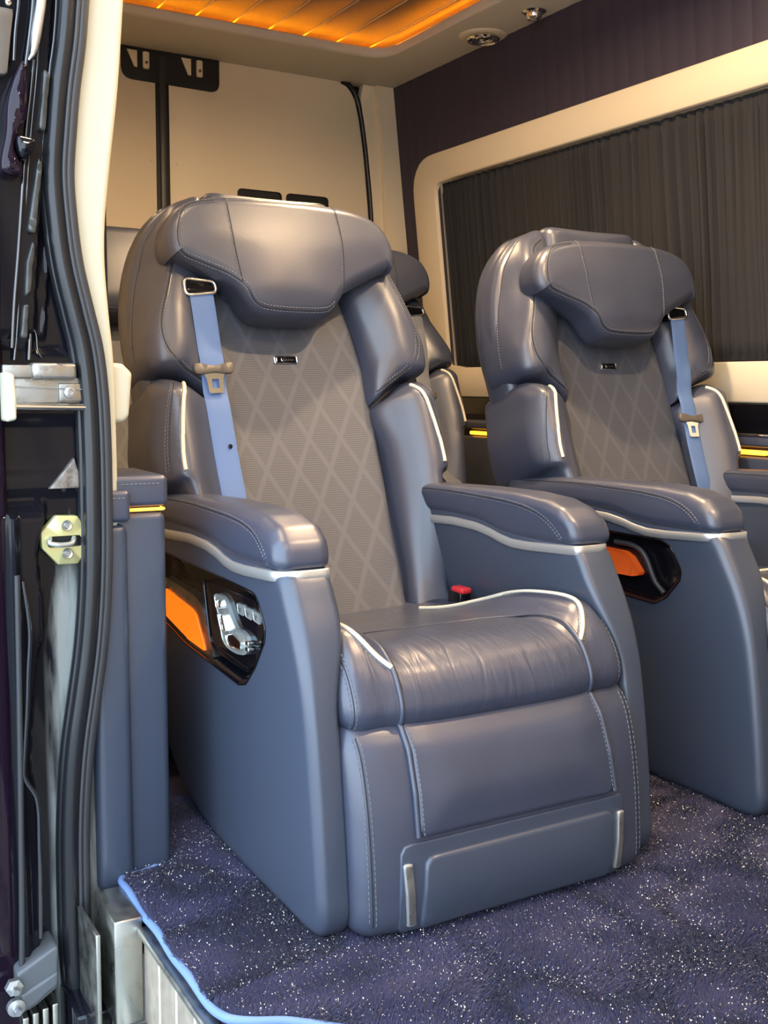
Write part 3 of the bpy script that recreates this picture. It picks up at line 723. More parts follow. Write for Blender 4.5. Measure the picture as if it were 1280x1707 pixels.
    MB().add(*bevbox(bx-.017, bx+.017, 2.075-SY0, 2.13-SY0, .40, .463, .006)).build('buckle', M_PIANO, root)
    MB().add(*bevbox(bx-.015, bx+.015, 2.070-SY0, 2.118-SY0, .459, .474, .005)).build('buckle_button', M_RED, root)
    return root

# ================================================================== STRUCTURE
CEIL = 2.32
WX = lambda z: 2.75 - .116*(np.asarray(z, float)-.95)          # right wall leans in towards the roof
def ringbody(loops):
    """skin closed loops (all N points) in sequence"""
    N = len(loops[0]); V = np.concatenate(loops); F = [(k*N+i, k*N+(i+1) % N, (k+1)*N+(i+1) % N, (k+1)*N+i) for k in range(len(loops)-1) for i in range(N)]; return V, F
def match_loop(O, Hl, c):
    c = np.asarray(c); a = np.arctan2(Hl[:, 1]-c[1], Hl[:, 0]-c[0]); o = np.argsort(a); a = a[o]; Hl = Hl[o]; b = np.arctan2(O[:, 1]-c[1], O[:, 0]-c[0])
    return np.stack([np.interp(b, np.concatenate([a-2*pi, a, a+2*pi]), np.tile(Hl[:, j], 3)) for j in (0, 1)], 1)
def struct(o, label=None): return tag(o, label, None, None, 'structure')

# ---- ground outside
g = MB().add(*bevbox(-9, 9, -9, 9, -.80, -.72, 0)).build('ground', M_ASPHALT, smooth=False); struct(g, 'grey paving outside the van door')
# ---- floor
fl = MB().add(*bevbox(.555, 2.80, -.4, 4.5, -.10, -.028, 0)).build('floor', M_FLOOR, smooth=False); struct(fl, 'dark van floor under the plush mat')

# ---- right wall: fluted dark leather above and beside the window
def flute(y): return .0026*np.abs(np.sin(y*pi/.076))**.5
ys = np.arange(-.4, 4.47, .0065); zs = [-.05, .90, 1.04, 1.45, 1.85, 1.98, 2.15, CEIL+.03]
V = []; F = []; ny = len(ys); win = (0.22, 4.10)
for z in zs: V += [(float(WX(z)) - float(flute(y))*(1 if z > .95 else 0), y, z) for y in ys]
for k in range(len(zs)-1):
    for i in range(ny-1):
        if 2 <= k <= 3 and win[0] < ys[i] < win[1]: continue
        F.append((k*ny+i, k*ny+i+1, (k+1)*ny+i+1, (k+1)*ny+i))
wr_ = MB().add(V, F).build('wall_right', M_DARKFAB); struct(wr_, 'dark aubergine leather wall with vertical flutes above the window')
MB().add(*bevbox(2.84, 2.90, -.4, 4.5, -.4, 2.5, 0)).build('outer_skin', M_BLACKPAINT, wr_, smooth=False)
# ---- window with cream surround
wmap = lambda P, h: np.stack([WX(P[:, 1]) - np.asarray(h), P[:, 0], P[:, 1]], 1)
O = round_poly([(.10, .905), (4.31, .905), (4.31, 1.975), (.10, 1.975)], [.03, .03, .17, .17], 260)
H = match_loop(O, round_poly([(.22, 1.038), (4.125, 1.038), (4.125, 1.852), (.22, 1.852)], [.03, .03, .05, .05], 900), (2.2, 1.45))
c_ = lambda A, B, f: A + (B-A)*f
loops = [wmap(O, 0), wmap(O, .012), wmap(c_(O, H, .02), .017), wmap(c_(O, H, .05), .019), wmap(c_(O, H, .95), .019), wmap(c_(O, H, .98), .017), wmap(H, .012), wmap(H, -.05)]
w1 = MB().add(*ringbody(loops)).build('window_1', M_CREAM); struct(w1, 'wide cream window surround on the right wall')
gl = np.array([(2.79-.116*(z-.95)+.02, y, z) for y, z in ((.2, 1.03), (4.13, 1.03), (4.13, 1.86), (.2, 1.86))])
MB().add(np.concatenate([gl, gl+[.006, 0, 0]]), [(0, 1, 2, 3), (4, 5, 6, 7), (0, 1, 5, 4), (1, 2, 6, 5), (2, 3, 7, 6), (3, 0, 4, 7)]).build('pane', M_GLASS, w1, smooth=False)
# gloss black band below the surround
t1 = MB().add(*bevbox(2.728, 2.765, .1, 4.31, .80, .903, .004)).build('trim_1', M_PIANO); struct(t1, 'gloss black band under the window surround')

# ---- curtain
def pleats(y):
    n = len(y); ph = np.cumsum(2*pi/(.043 + .016*np.sin(y*7.3) + .010*np.sin(y*23.1+1)))*(y[1]-y[0])
    return np.sin(ph) + .35*np.sin(2.3*ph+1.2) + .25*np.sin(.37*ph)
yy = np.arange(.24, 4.115, .0036); A = .0085*(1+.45*np.sin(yy*5.1)+.3*np.sin(yy*11.7+2)); pl = pleats(yy)
zz = np.concatenate([np.linspace(1.042, 1.80, 12), np.linspace(1.815, 1.848, 4)]); V = []; F = []; n = len(yy)
for k, z in enumerate(zz):
    f = (z-1.04)/.81; lean = np.sin(yy*3.3)*.004*f; a = A*(.75+.25*f)*(1 if z < 1.81 else .55)
    V.append(np.stack([WX(z) + .018 - a*pl*(1+.15*np.sin(6*f+yy*9)), yy + lean + .004*np.sin(4*f+yy*13), 0*yy + z], 1))
F = [(k*n+i, k*n+i+1, (k+1)*n+i+1, (k+1)*n+i) for k in range(len(zz)-1) for i in range(n-1)]
cu_ = MB().add(np.concatenate(V), F).build('curtain', M_CURTAIN, weld=False); tag(cu_, 'charcoal pleated curtain drawn across the right side window', 'curtain')
cu_.modifiers.new('thick', 'SOLIDIFY').thickness = .0015

# ---- rear wall, doors, pillar
YR = 4.46
wb_ = MB().add(*bevbox(.45, 2.85, YR+.035, YR+.08, -.1, 2.42, 0)).build('wall_back', M_BLACKPAINT, smooth=False); struct(wb_, 'dark rear body frame behind the door panels')
rmap = lambda P, h: np.stack([P[:, 0], YR - np.asarray(h) + 0*P[:, 0], P[:, 1]], 1)
rmapt = rmap
O = round_poly([(.62, .0), (1.468, .0), (1.468, 2.32), (.62, 2.32)], [.01, .01, .02, .06], 80)
d2 = prism(O, rmap, -.03, .004, .008).build('door_2', M_CREAM); struct(d2, 'left cream rear door panel')
right_edge = [(2.50, 0.), (2.498, 1.2), (2.483, 1.70), (2.455, 1.98), (2.428, 2.16), (2.405, 2.25), (2.37, 2.305), (2.32, 2.322)]
O = resample(np.array([(1.520, 0.)] + right_edge + [(1.520, 2.322), (1.520, 0.)]), 160, True)
d3 = prism(O, rmap, -.03, .004, .006).build('door_3', M_CREAM); struct(d3, 'right cream rear door panel')
# post seal between the doors
ps = MB()
ps.add(*bevbox(1.464, 1.524, YR-.006, YR+.03, 0, 2.3, .004))
p_ = ps.build('post_seal', M_SKYGAP, d3)
MB().add(*bevbox(1.480, 1.508, YR-.014, YR-.004, 0, 2.3, .005)).build('post_lip', M_RUBBERG, d3)
re = np.array(right_edge[::-1]); P = cat_rom([(x+.013, YR-.002, z) for x, z in re], 60, False)
MB().add(*tube(P, .0125, 8)).build('door_seal', M_RUBBER, d3)
# black latch plate at the head of both doors
O = round_poly([(1.322, 2.33), (1.322, 2.192), (1.745, 2.188), (1.745, 2.33)], [.005, .05, .04, .005], 90)
lp_ = prism(O, rmap, .002, .012, .003).build('latch_plate', M_SKYGAP); tag(lp_, 'black latch plate across the head of the rear doors', 'latch plate')
for x0 in (1.345, 1.575):
    MB().add(prism([(x0, 2.306), (x0+.042, 2.306), (x0+.042, 2.240), (x0+.030, 2.240)], rmap, .01, .019, .002).arr(), prism([(x0, 2.306), (x0+.042, 2.306), (x0+.042, 2.240), (x0+.030, 2.240)], rmap, .01, .019, .002).F).build('catch_wedge', M_CREAM, lp_)
    q = prism(round_poly([(x0+.066, 2.306), (x0+.092, 2.306), (x0+.092, 2.238), (x0+.066, 2.238)], .006, 40), rmap, .01, .022, .003); k = q.build('catch_block', M_CREAM, lp_)
    MB().add(*lathe([(0, -.004), (.006, -.004), (.006, 0), (.0, .001)], (x0+.079, YR-.022, 2.262), 'y', 14)).build('screw', M_PLASTIC, k)
# handle recesses low on the right door
hp = round_poly([(1.825, 1.70), (2.035, 1.70), (2.035, 1.803), (1.825, 1.803)], .02, 60)
for dx, nm in ((0, 'left'), (.232, 'right')):
    o = MB().add(*ringbody([rmap(hp + [dx, 0], .004), rmap(hp + [dx, 0], .009), rmap(np.array([1.93, 1.752]) + (hp-[1.93, 1.752])*.95 + [dx, 0], .009), rmap(np.array([1.93, 1.752]) + (hp-[1.93, 1.752])*.93 + [dx, 0], .0045), rmap(np.array([1.93, 1.752]) + (hp-[1.93, 1.752])*.05 + [dx, 0], .0045)])).build('pull_recess', M_SKYGAP, d3)
for x, z in ((1.445, 2.08), (1.545, 2.06), (1.445, 1.88), (1.553, 1.875), (2.452, 1.80), (1.553, 1.55)):
    MB().add(*lathe([(0, -.004), (.006, -.003), (.007, 0)], (x, YR-.003, z), 'y', 12)).build('screw', M_CREAM, d3)
# rear right pillar
O = resample(np.array([(2.445, 2.33), (2.66, 2.33), (2.86, 0), (2.512, 0), (2.512, 1.2), (2.497, 1.70), (2.468, 2.0), (2.445, 2.17), (2.430, 2.25), (2.445, 2.33)]), 140, True)
t2 = prism(O, rmap, -.03, .012, .008).build('trim_2', M_CREAM); struct(t2, 'cream corner pillar right of the rear doors')
O = resample(np.array([(2.500, 2.33), (2.68, 2.33), (2.88, 0), (2.58, 0), (2.575, 1.2), (2.55, 1.75), (2.535, 2.05), (2.515, 2.2), (2.505, 2.27), (2.500, 2.33)]), 140, True)
prism(O, rmap, .0, .034, .012).build('pillar_step', M_CREAM, t2)

# ---- ceiling with lit recess
O = round_poly([(.44, -.42), (2.66, -.42), (2.66, 4.50), (.44, 4.50)], .002, 240)
H = round_poly([(.86, -.1), (2.345, -.1), (2.345, 4.075), (.86, 4.075)], .13, 900); Hm = match_loop(O, H, (1.6, 2.0))
xy = lambda P, z: np.stack([P[:, 0], P[:, 1], 0*P[:, 0] + z], 1)
ctr = np.array([1.6, 2.0])
grow = lambda P, d: P + (P-ctr)/np.linalg.norm(P-ctr, axis=1)[:, None]*d
loops = [xy(O, CEIL+.03), xy(O, CEIL), xy(grow(Hm, .02), CEIL), xy(grow(Hm, .006), CEIL+.002), xy(Hm, CEIL+.008), xy(grow(Hm, -.006), CEIL+.030), xy(grow(Hm, -.002), CEIL+.036), xy(grow(Hm, .075), CEIL+.036), xy(grow(Hm, .08), CEIL+.12)]
ce = MB().add(*ringbody(loops)).build('ceiling', M_HEADLINER); struct(ce, 'warm grey headliner with an amber-lit plank recess')
MB().add(*bevbox(.40, 2.95, -.45, 4.55, CEIL+.125, CEIL+.16, 0)).build('roof_skin', M_BLACKPAINT, ce, smooth=False)
x = .76; k = 0
while x < 2.44:
    x1 = x + .146
    MB().add(*bevbox(x, x1, -.2, 4.17, CEIL+.056, CEIL+.10, .002)).build('plank', M_WOOD, ce)
    MB().add(*bevbox(x1, x1+.008, -.2, 4.17, CEIL+.0555, CEIL+.10, .0005)).build('inlay_strip', M_CREAM, ce)
    x = x1 + .008; k += 1
lo_ = grow(Hm, .028); li_ = grow(Hm, .044)
led = MB().add(*ringbody([xy(lo_, CEIL+.037), xy(lo_, CEIL+.041), xy(li_, CEIL+.041), xy(li_, CEIL+.037)])).build('cove_light', M_LED, ce); tag(led, 'amber cove light strip')

# ---- round fittings in the headliner
def down_lamp(x, y, kind, label, grp=None, watts=LAMP_W):
    t = empty('ceiling_vent' if kind == 'vent' else 'ceiling_lamp', (x, y, CEIL), label, 'vent' if kind == 'vent' else 'lamp', grp)
    if kind == 'vent':
        MB().add(*lathe([(.096, .0), (.092, -.004), (.074, -.010), (.066, -.008), (.064, .004)], (0, 0, 0), 'z', 40)).build('flange', M_CREAM, t)
        MB().add(*lathe([(.064, .0), (.066, -.014), (.060, -.020), (.054, -.017), (.052, -.002)], (0, 0, 0), 'z', 40)).build('rim', M_CHROME, t)
        MB().add(*lathe([(.052, .0), (.050, -.004), (.0, -.004)], (0, 0, 0), 'z', 30)).build('throat', M_SKYGAP, t)
        for r in (.040, .027): MB().add(*tube([(r*cos(a), r*sin(a), -.012) for a in np.linspace(0, 2*pi, 30, endpoint=False)], .004, 6, closed=True)).build('vent_ring', M_CHROME, t)
        MB().add(*lathe([(.014, -.004), (.015, -.016), (.008, -.020), (0, -.021)], (0, 0, 0), 'z', 20)).build('hub', M_CHROME, t)
    else:
        MB().add(*lathe([(.044, .0), (.045, -.004), (.036, -.010), (.028, -.007)], (0, 0, 0), 'z', 36)).build('rim', M_CHROME, t)
        MB().add(*lathe([(.028, -.002), (.029, -.022), (.024, -.030), (.014, -.033), (0, -.034)], (0, 0, 0), 'z', 30)).build('lamp_barrel', M_CHROME, t)
        MB().add(*lathe([(.013, -.033), (.010, -.036), (0, -.037)], (0, 0, 0), 'z', 20)).build('lens', M_CLEAR, t)
        if watts <= 0: return t
        ld = bpy.data.lights.new('warm_disc_light', 'AREA'); ld.shape = 'DISK'; ld.size = .06; ld.energy = watts; ld.color = WARM; ld.spread = radians(165)
        lo2 = bpy.data.objects.new('warm_disc_light', ld); COL.objects.link(lo2); lo2.parent = t; lo2.location = (0, 0, -.045)
    return t
down_lamp(2.515, 3.605, 'vent', 'round chrome-ringed air vent in the ceiling beside the lit recess')
down_lamp(2.511, 3.277, 'lamp', 'small chrome swivel lamp in the ceiling nearest the fluted wall', watts=0)
for x, y, l in ((2.511, 1.95, 'added chrome swivel lamp, out of view, in the ceiling margin above the right-hand seat'), (2.511, .70, 'added chrome swivel lamp, out of view, in the right ceiling margin towards the cab'), (.66, 3.40, 'added chrome swivel lamp, out of view, in the left ceiling margin above the rear row'), (.66, 1.95, 'added chrome swivel lamp, out of view, in the left ceiling margin above the nearest seat'), (.66, .70, 'added chrome swivel lamp, out of view, in the left ceiling margin towards the cab')):
    down_lamp(x, y, 'lamp', l, 'added ceiling swivel lamps', watts=LAMP_W*(.3 if y > 3 else .5 if x > 2 else 1.2))  # unseen lamps, added for more warm light on the seats
for y, l, wt_ in ((3.30, 'small round plank ceiling lamp nearest the rear doors', 7), (2.30, 'added small round plank ceiling lamp, out of view, above the two front seats', 24), (1.30, 'added small round plank ceiling lamp, out of view, ahead of the front seats', 21), (.30, 'added small round plank ceiling lamp, out of view, nearest the cab', 8)):
    t = down_lamp(1.690, y, 'lamp', l, 'plank ceiling lamps', watts=wt_); t.location.z = CEIL+.056  # rearmost lamp aside, this unseen row is added to light the seats
# ---- interior left wall behind the door pillar, added front bulkhead
wl = MB().add(*bevbox(.50, .553, 2.10, 4.5, -.1, 2.35, 0)).build('wall_left', M_CREAM, smooth=False); struct(wl, 'cream inner wall behind the door pillar')
MB().add(*bevbox(.40, .46, 2.06, 4.55, -.45, 2.40, .01)).build('outer_skin', M_BLACKPAINT, wl)
wf = MB().add(*bevbox(.45, 2.85, -.46, -.40, -.1, 2.42, 0)).build('wall_front', M_CREAM, smooth=False); struct(wf, 'added cream bulkhead, out of view, closing the front of the cabin')  # unseen partition, added to block daylight from the windshield
MB().add(*bevbox(.40, .50, -.46, -.16, -.45, 2.40, .01)).build('front_jamb', M_BLACKPAINT, wf)
# ---- door head above the opening
t3 = MB().add(*bevbox(.42, .60, -.42, 2.1, CEIL-.02, CEIL+.12, .02)).build('trim_3', M_IVORY); struct(t3, 'ivory head rail over the sliding door opening')

# ---- rear jamb of the sliding door opening
JY = 2.0
xs = np.linspace(.335, .56, 70); zz = np.linspace(-.62, 2.40, 330)
def wave(tab, z): t = np.array(tab)[::-1]; return np.interp(z, t[:, 1], t[:, 0])
W1 = [(.44, .76), (.43, .701), (.419, .668), (.414, .636), (.42, .557), (.42, .49), (.406, .446), (.394, .334), (.387, .232), (.396, .184), (.399, .125), (.399, -.016), (.399, -.1), (.40, -.6)]
X, Z = np.meshgrid(xs, zz)
lean = np.interp(Z, [-.6, .95, 1.7, 2.4], [0, 0, .075, .14])
Xs = X + 0
h = .030*smooth01((wave(W1, Z) - X)/.010 + .5)*(Z < .74)*smooth01((.74-Z)/.03)          # raised outer flange below the lock
h += .012*np.exp(-((X-.372)/.006)**2)*(Z < .72)
edge = .400 + lean*.85
h += .020*smooth01((edge+.012 - X)/.008 + .5)*(Z > 1.0)*smooth01((Z-1.0)/.03)             # stepped flange above the rail
h += .010*smooth01((edge+.035 - X)/.006 + .5)*(Z > 1.02)*smooth01((Z-1.02)/.03)
h -= .006*np.exp(-((X-edge-.024)/.006)**2)*(.5+.5*np.sin(Z*38))*(Z > 1.05)
h += .006*smooth01((Z-.745)/.01)*smooth01((.80-Z)/.02) + .010*smooth01((Z-.875)/.02)*smooth01((1.02-Z)/.02)
h += .0016*np.sin(Z*9+X*40)
V = np.stack([X, JY - h, Z], -1).reshape(-1, 3); nx = len(xs)
F = [(k*nx+i, k*nx+i+1, (k+1)*nx+i+1, (k+1)*nx+i) for k in range(len(zz)-1) for i in range(nx-1)]
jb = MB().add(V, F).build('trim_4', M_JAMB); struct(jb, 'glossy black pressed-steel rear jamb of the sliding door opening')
def rib(P, y, r, m=M_RIB, name='pressed_rib', parent=jb, n=60, k=8):
    Q = cat_rom([(x, y, z) for x, z in P], n, False); return MB().add(*tube(Q, r, k)).build(name, m, parent)
rib([(.520, 2.2), (.449, 1.661), (.444, 1.601), (.435, 1.551), (.428, 1.513), (.42, 1.5)], 1.952, np.concatenate([np.full(56, .0085), [.0075, .006, .004, .002]]), M_SILVER)  # a black tube; the silver paints in its broad sky highlight
rib([(.432, 1.506), (.424, 1.445), (.416, 1.389), (.412, 1.343), (.404, 1.262), (.396, 1.179), (.387, 1.096), (.38, 1.013)], 1.968, .0035)
rib([(.443, 1.548), (.436, 1.477), (.428, 1.416), (.422, 1.365), (.414, 1.283), (.405, 1.2), (.397, 1.117), (.389, 1.034), (.384, .992)], 1.972, .0028)
rib([(.54, 2.2), (.478, 1.673), (.475, 1.613), (.468, 1.542), (.461, 1.501), (.454, 1.439), (.445, 1.378), (.438, 1.306), (.43, 1.223), (.421, 1.14), (.415, 1.066), (.41, .993)], 1.976, .0040)
rib([(.451, 1.494), (.455, 1.48), (.45, 1.429), (.443, 1.387)], 1.975, .0022)
rib([(.431, 1.348), (.437, 1.336), (.432, 1.295), (.426, 1.241), (.411, 1.232), (.41, 1.211), (.421, 1.202), (.417, 1.15), (.412, 1.101), (.399, 1.094), (.398, 1.071), (.408, 1.056)], 1.974, .0022)
rib([(.414, 1.056), (.424, 1.04), (.427, 1.009), (.433, .998)], 1.982, .0022)
rib([(.50, 2.2), (.433, 1.658), (.431, 1.599), (.423, 1.539), (.415, 1.489)], 1.955, .0035)
rib([(.475, 2.2), (.410, 1.653), (.407, 1.595), (.4, 1.545), (.396, 1.496)], 1.955, .0030)
rib([(.382, .60), (.391, .508), (.386, .431), (.382, .364), (.372, .242), (.376, .229), (.394, .192), (.396, .11), (.393, -.077)], 1.952, .0045)
P = prism([(.487, .815), (.502, .76), (.440, .76)], lambda P, h: np.stack([P[:, 0], 1.990-np.asarray(h)+0*P[:, 0], P[:, 1]], 1), -.012, .006, .002)
P.build('gusset', M_GUSSET, jb)

# seal around the opening: bulb, bead and lip
SEAL = [(.585, 2.3), (.556, 2.0), (.531, 1.78), (.513, 1.624), (.505, 1.547), (.493, 1.468), (.485, 1.395), (.479, 1.322), (.482, 1.25), (.491, 1.166), (.509, 1.081), (.523, 1.017), (.531, .94), (.534, .852), (.534, .751), (.532, .638), (.527, .546), (.518, .455), (.504, .363), (.491, .283), (.482, .202), (.476, .107), (.474, .012), (.474, -.11), (.479, -.235), (.482, -.324), (.484, -.6)]
for O_ in ([(.447, 1.495), (.457, 1.482), (.446, 1.385), (.435, 1.39)], [(.433, 1.345), (.4395, 1.33), (.424, 1.21), (.411, 1.215)], [(.419, 1.20), (.423, 1.19), (.413, 1.11), (.403, 1.10), (.407, 1.16)], [(.400, 1.088), (.409, 1.09), (.405, 1.03), (.393, 1.03)]):
    slab(round_poly(O_, .004, 50), [np.mean(O_, 0)], -.02, .010, .002, .004, lambda P, h: np.stack([P[:, 0], 1.968-np.asarray(h)+0*P[:, 0], P[:, 1]], 1), nf=2)[0].build('pressed_pad', M_PAD, jb)
C2_ = cat_rom(SEAL, 200, False); T = np.gradient(C2_, axis=0); T /= np.linalg.norm(T, axis=1)[:, None]; Nx = np.stack([-T[:, 1], T[:, 0]], 1); Nx *= np.sign(Nx[:, :1])
off = lambda d, y: np.stack([C2_[:, 0] + Nx[:, 0]*d, 0*C2_[:, 0] + y, C2_[:, 1] + Nx[:, 1]*d], 1)
sl = MB().add(*tube(off(-.019, 1.972), .0170, 14)).build('door_seal', M_RUBBER); sl.name = 'rubber_seal'; tag(sl, 'black rubber bulb seal along the rear edge of the door opening', 'seal')
MB().add(*tube(off(-.002, 1.962), .0046, 8)).build('bead', M_RUBBERG, sl)
MB().add(*tube(off(.008, 1.972), .0110, 12)).build('lip', M_RUBBERG, sl)
MB().add(*tube(off(-.030, 1.988), .012, 10)).build('carrier', M_RUBBER, sl)

# ivory pillar trim right of the seal
TR = [(.655, 2.3), (.628, 1.95), (.606, 1.707), (.6, 1.644), (.586, 1.485), (.568, 1.345), (.557, 1.247), (.555, 1.171), (.56, 1.084), (.567, .996), (.569, .884), (.569, .725), (.566, .668), (.558, .645)]
TL = [(.590, 2.3), (.562, 1.95), (.535, 1.707), (.522, 1.631), (.500, 1.474), (.485, 1.315), (.495, 1.179), (.518, 1.072), (.535, .996), (.543, .862), (.547, .714), (.550, .657)]
O = resample(np.concatenate([cat_rom(TR, 90, False), cat_rom(TL, 90, False)[::-1], [TR[0]]]), 200, True)
jm = lambda P, h: np.stack([P[:, 0], 2.0 - np.asarray(h) + 0*P[:, 0], P[:, 1]], 1)
sp_ = [(.62, 2.2), (.57, 1.7), (.525, 1.3), (.53, 1.15), (.553, .95), (.558, .70)]
mb, _, _ = slab(O, sp_, -.12, .012, .01, .012, jm, nf=3); t5 = mb.build('trim_5', M_IVORY); struct(t5, 'ivory pillar trim tapering down beside the black seal')
# ivory cover block behind the trim
O = round_poly([(.55, .993), (.592, .990), (.610, .972), (.602, .890), (.592, .879), (.55, .877)], [.004, .01, .012, .014, .012, .004], 60)
mb, _, _ = slab(O, [(.575, .96), (.575, .91)], -.10, -.018, .01, .010, jm, nf=3); ib = mb.build('rail_end_cover', M_IVORY); tag(ib, 'ivory rounded cover block projecting from the pillar beside the nearest seat', 'cover')
ib.data.materials[0] = M_IVORY

# ---- leather quarter panel with amber strip (side console)
qp = empty('side_console', (.60, 2.10, -.03), 'tall slate leather side console with an amber light strip, left of the nearest seat', 'console')
qo = (.60, 2.10, -.03)
def qbox(name, x0, x1, y0, y1, z0, z1, r, m, par=qp, seg=5): return MB().add(*bevbox(x0, x1, y0, y1, z0, z1, r, seg)).build(name, m, par, off=qo)
qbox('main_panel', .556, .664, 1.995, 2.26, -.028, .7065, .016, M_SHELL)
qbox('top_cap', .556, .668, 1.992, 2.20, .717, .778, .012, M_LEATHER)
qbox('strip_gap', .560, .655, 2.004, 2.19, .690, .735, .004, M_SKYGAP)
tag(qbox('light_strip', .584, .661, 1.999, 2.19, .7085, .7145, .002, M_LEDBAR), 'amber light strip')
qbox('edge_strip', .512, .584, 1.978, 2.09, -.035, .688, .018, M_SHELL)
qbox('edge_cap', .536, .588, 1.974, 2.09, .692, .752, .010, M_LEATHER)
q = MB(); 
xs_ = np.linspace(.575, .655, 40); P = np.stack([xs_, 0*xs_+1.9915, 0*xs_+.762], 1); stitches(q, P, np.tile([0, -1., 0], (40, 1)), 0)
xs_ = np.linspace(.545, .580, 30); P = np.stack([xs_, 0*xs_+1.9735, 0*xs_+.738], 1); stitches(q, P, np.tile([0, -1., 0], (30, 1)), 0)
tag(q.build('stitching', M_STITCH, qp, off=qo), kind='stuff')
MB().add(*tube([(.6615, 2.003, .7115), (.6625, 2.1, .7115), (.6625, 2.19, .7115)], .0025, 6)).build('light_strip', M_LEDBAR, qp, off=qo)

# ---- right-hand console under the window
rc = empty('wall_console', (2.70, 2.2, -.03), 'long dark wall console under the window with chrome edge and amber bars', 'console'); ro = (2.70, 2.2, -.03)
def rbox(name, x0, x1, y0, y1, z0, z1, r, m, par=rc): return MB().add(*bevbox(x0, x1, y0, y1, z0, z1, r, 4)).build(name, m, par, off=ro)
rbox('body', 2.645, 2.80, -.3, 4.25, -.028, .742, .012, M_SHELL)
rbox('lid', 2.632, 2.80, -.3, 4.25, .772, .808, .010, M_LEATHER)
rbox('recess', 2.66, 2.80, -.3, 4.25, .735, .78, .002, M_SKYGAP)
rbox('chrome_edge', 2.629, 2.640, -.3, 2.9, .806, .813, .002, M_CHROME)
for y0, y1 in ((3.58, 3.84), (2.25, 2.42)): tag(rbox('light_bar', 2.643, 2.665, y0, y1, .747, .762, .004, M_LEDBAR), 'amber light bar')

# ---- seats
G = 'reclining captain seats'
build_seat('captain_seat', (1.155, SY0, 0), 'large navy leather reclining seat in front, nearest the open door', -1, G)
build_seat('captain_seat', (2.235, SY0, 0), 'navy leather reclining seat on the right, beside the curtained window', 1, G, head_dv=-.03, head_dw=.012, controls=False)
build_seat('rear_seat', (1.04, 2.96, .06), 'rear row navy seat half hidden between the door pillar and the big front seat', 1, 'rear row seats', arms=False, full=False, badge=False, rear=True)
build_seat('rear_seat', (1.94, 2.96, .06), 'rear row navy seat with grey belt seen between the two front seats', 1, 'rear row seats', arms=False, full=False, badge=False, rear=True)
bench = MB().add(*bevbox(.68, 2.60, 2.62, 4.2, -.028, .06, .01)).build('trim_6', M_MAT); struct(bench, 'carpeted plinth under the rear row')

# ---- plush mat
mp_ = [(.553, 1.975), (.549, 1.70), (.548, 1.50), (.566, 1.425), (.640, 1.385), (.76, 1.292), (1.02, 1.10), (1.10, .95), (1.10, -.36), (2.62, -.36), (2.62, 2.60), (.676, 2.60), (.674, 2.03), (.655, 1.99)]
O = round_poly(mp_, [.01, .01, .08, .05, .05, .1, .1, .05, .01, .01, .01, .01, .01, .01], 400)
fm = lambda P, h: np.stack([P[:, 0], P[:, 1], 0*P[:, 0] + h], 1)
bm = bmesh.new(); bv = [bm.verts.new((p[0], p[1], -.027)) for p in O]; tv_ = [bm.verts.new((p[0], p[1], -.004)) for p in O]
bm.faces.new(tv_); bm.faces.new(bv[::-1])
for i in range(len(O)): j = (i+1) % len(O); bm.faces.new((bv[i], bv[j], tv_[j], tv_[i]))
me = bpy.data.meshes.new('floor_mat'); bm.to_mesh(me); bm.free()
fmat = link('floor_mat', me, M_MAT, smooth=False); tag(fmat, 'navy plush floor mat flecked with glitter, edged in light blue', 'mat')
edge = O[:]; sel = []
Pb = cat_rom([(.640, 2.0), (.60, 1.985), (.556, 1.978), (.549, 1.90), (.549, 1.70), (.549, 1.52), (.560, 1.438), (.585, 1.410), (.640, 1.380), (.76, 1.288), (1.02, 1.095), (1.10, .95), (1.10, -.3)], 240, False)
Pb = np.stack([Pb[:, 0], Pb[:, 1], 0*Pb[:, 0] - .008 + .003*np.sin(Pb[:, 1]*37)], 1)
MB().add(*tube(Pb, .0075, 8)).build('binding', M_BINDING, fmat)
def inside(Q, P):
    r = np.zeros(len(Q), bool); n = len(P)
    for i in range(n):
        a, b = P[i], P[i-1]; c = ((a[1] > Q[:, 1]) != (b[1] > Q[:, 1])) & (Q[:, 0] < (b[0]-a[0])*(Q[:, 1]-a[1])/(b[1]-a[1]+1e-12) + a[0]); r ^= c
    return r
def vnoise(x, y, sc, seed):
    r = np.random.default_rng(seed); g = r.random((64, 64)); x = x*sc % 63; y = y*sc % 63; i = x.astype(int); j = y.astype(int); fx = x-i; fy = y-j; fx = fx*fx*(3-2*fx); fy = fy*fy*(3-2*fy)
    a = g[i, j]*(1-fx)+g[(i+1) % 64, j]*fx; b = g[i, (j+1) % 64]*(1-fx)+g[(i+1) % 64, (j+1) % 64]*fx; return a*(1-fy)+b*fy
def scatter(n, box):
    Q = np.stack([RNG.uniform(box[0], box[1], n), RNG.uniform(box[2], box[3], n)], 1); return Q[inside(Q, O)]
def tri_mesh(name, P, m, parent):
    n = len(P); me = bpy.data.meshes.new(name); me.vertices.add(n*3); me.vertices.foreach_set('co', P.reshape(-1).astype(np.float32))
    me.loops.add(n*3); me.loops.foreach_set('vertex_index', np.arange(n*3, dtype=np.int32)); me.polygons.add(n)
    me.polygons.foreach_set('loop_start', np.arange(0, n*3, 3, dtype=np.int32)); me.update(calc_edges=True); me.validate()
    return link(name, me, m, parent, smooth=False)
Q = np.concatenate([scatter(330000, (.54, 2.35, .95, 2.15)), scatter(40000, (.54, .9, 1.3, 2.3))]); n = len(Q)
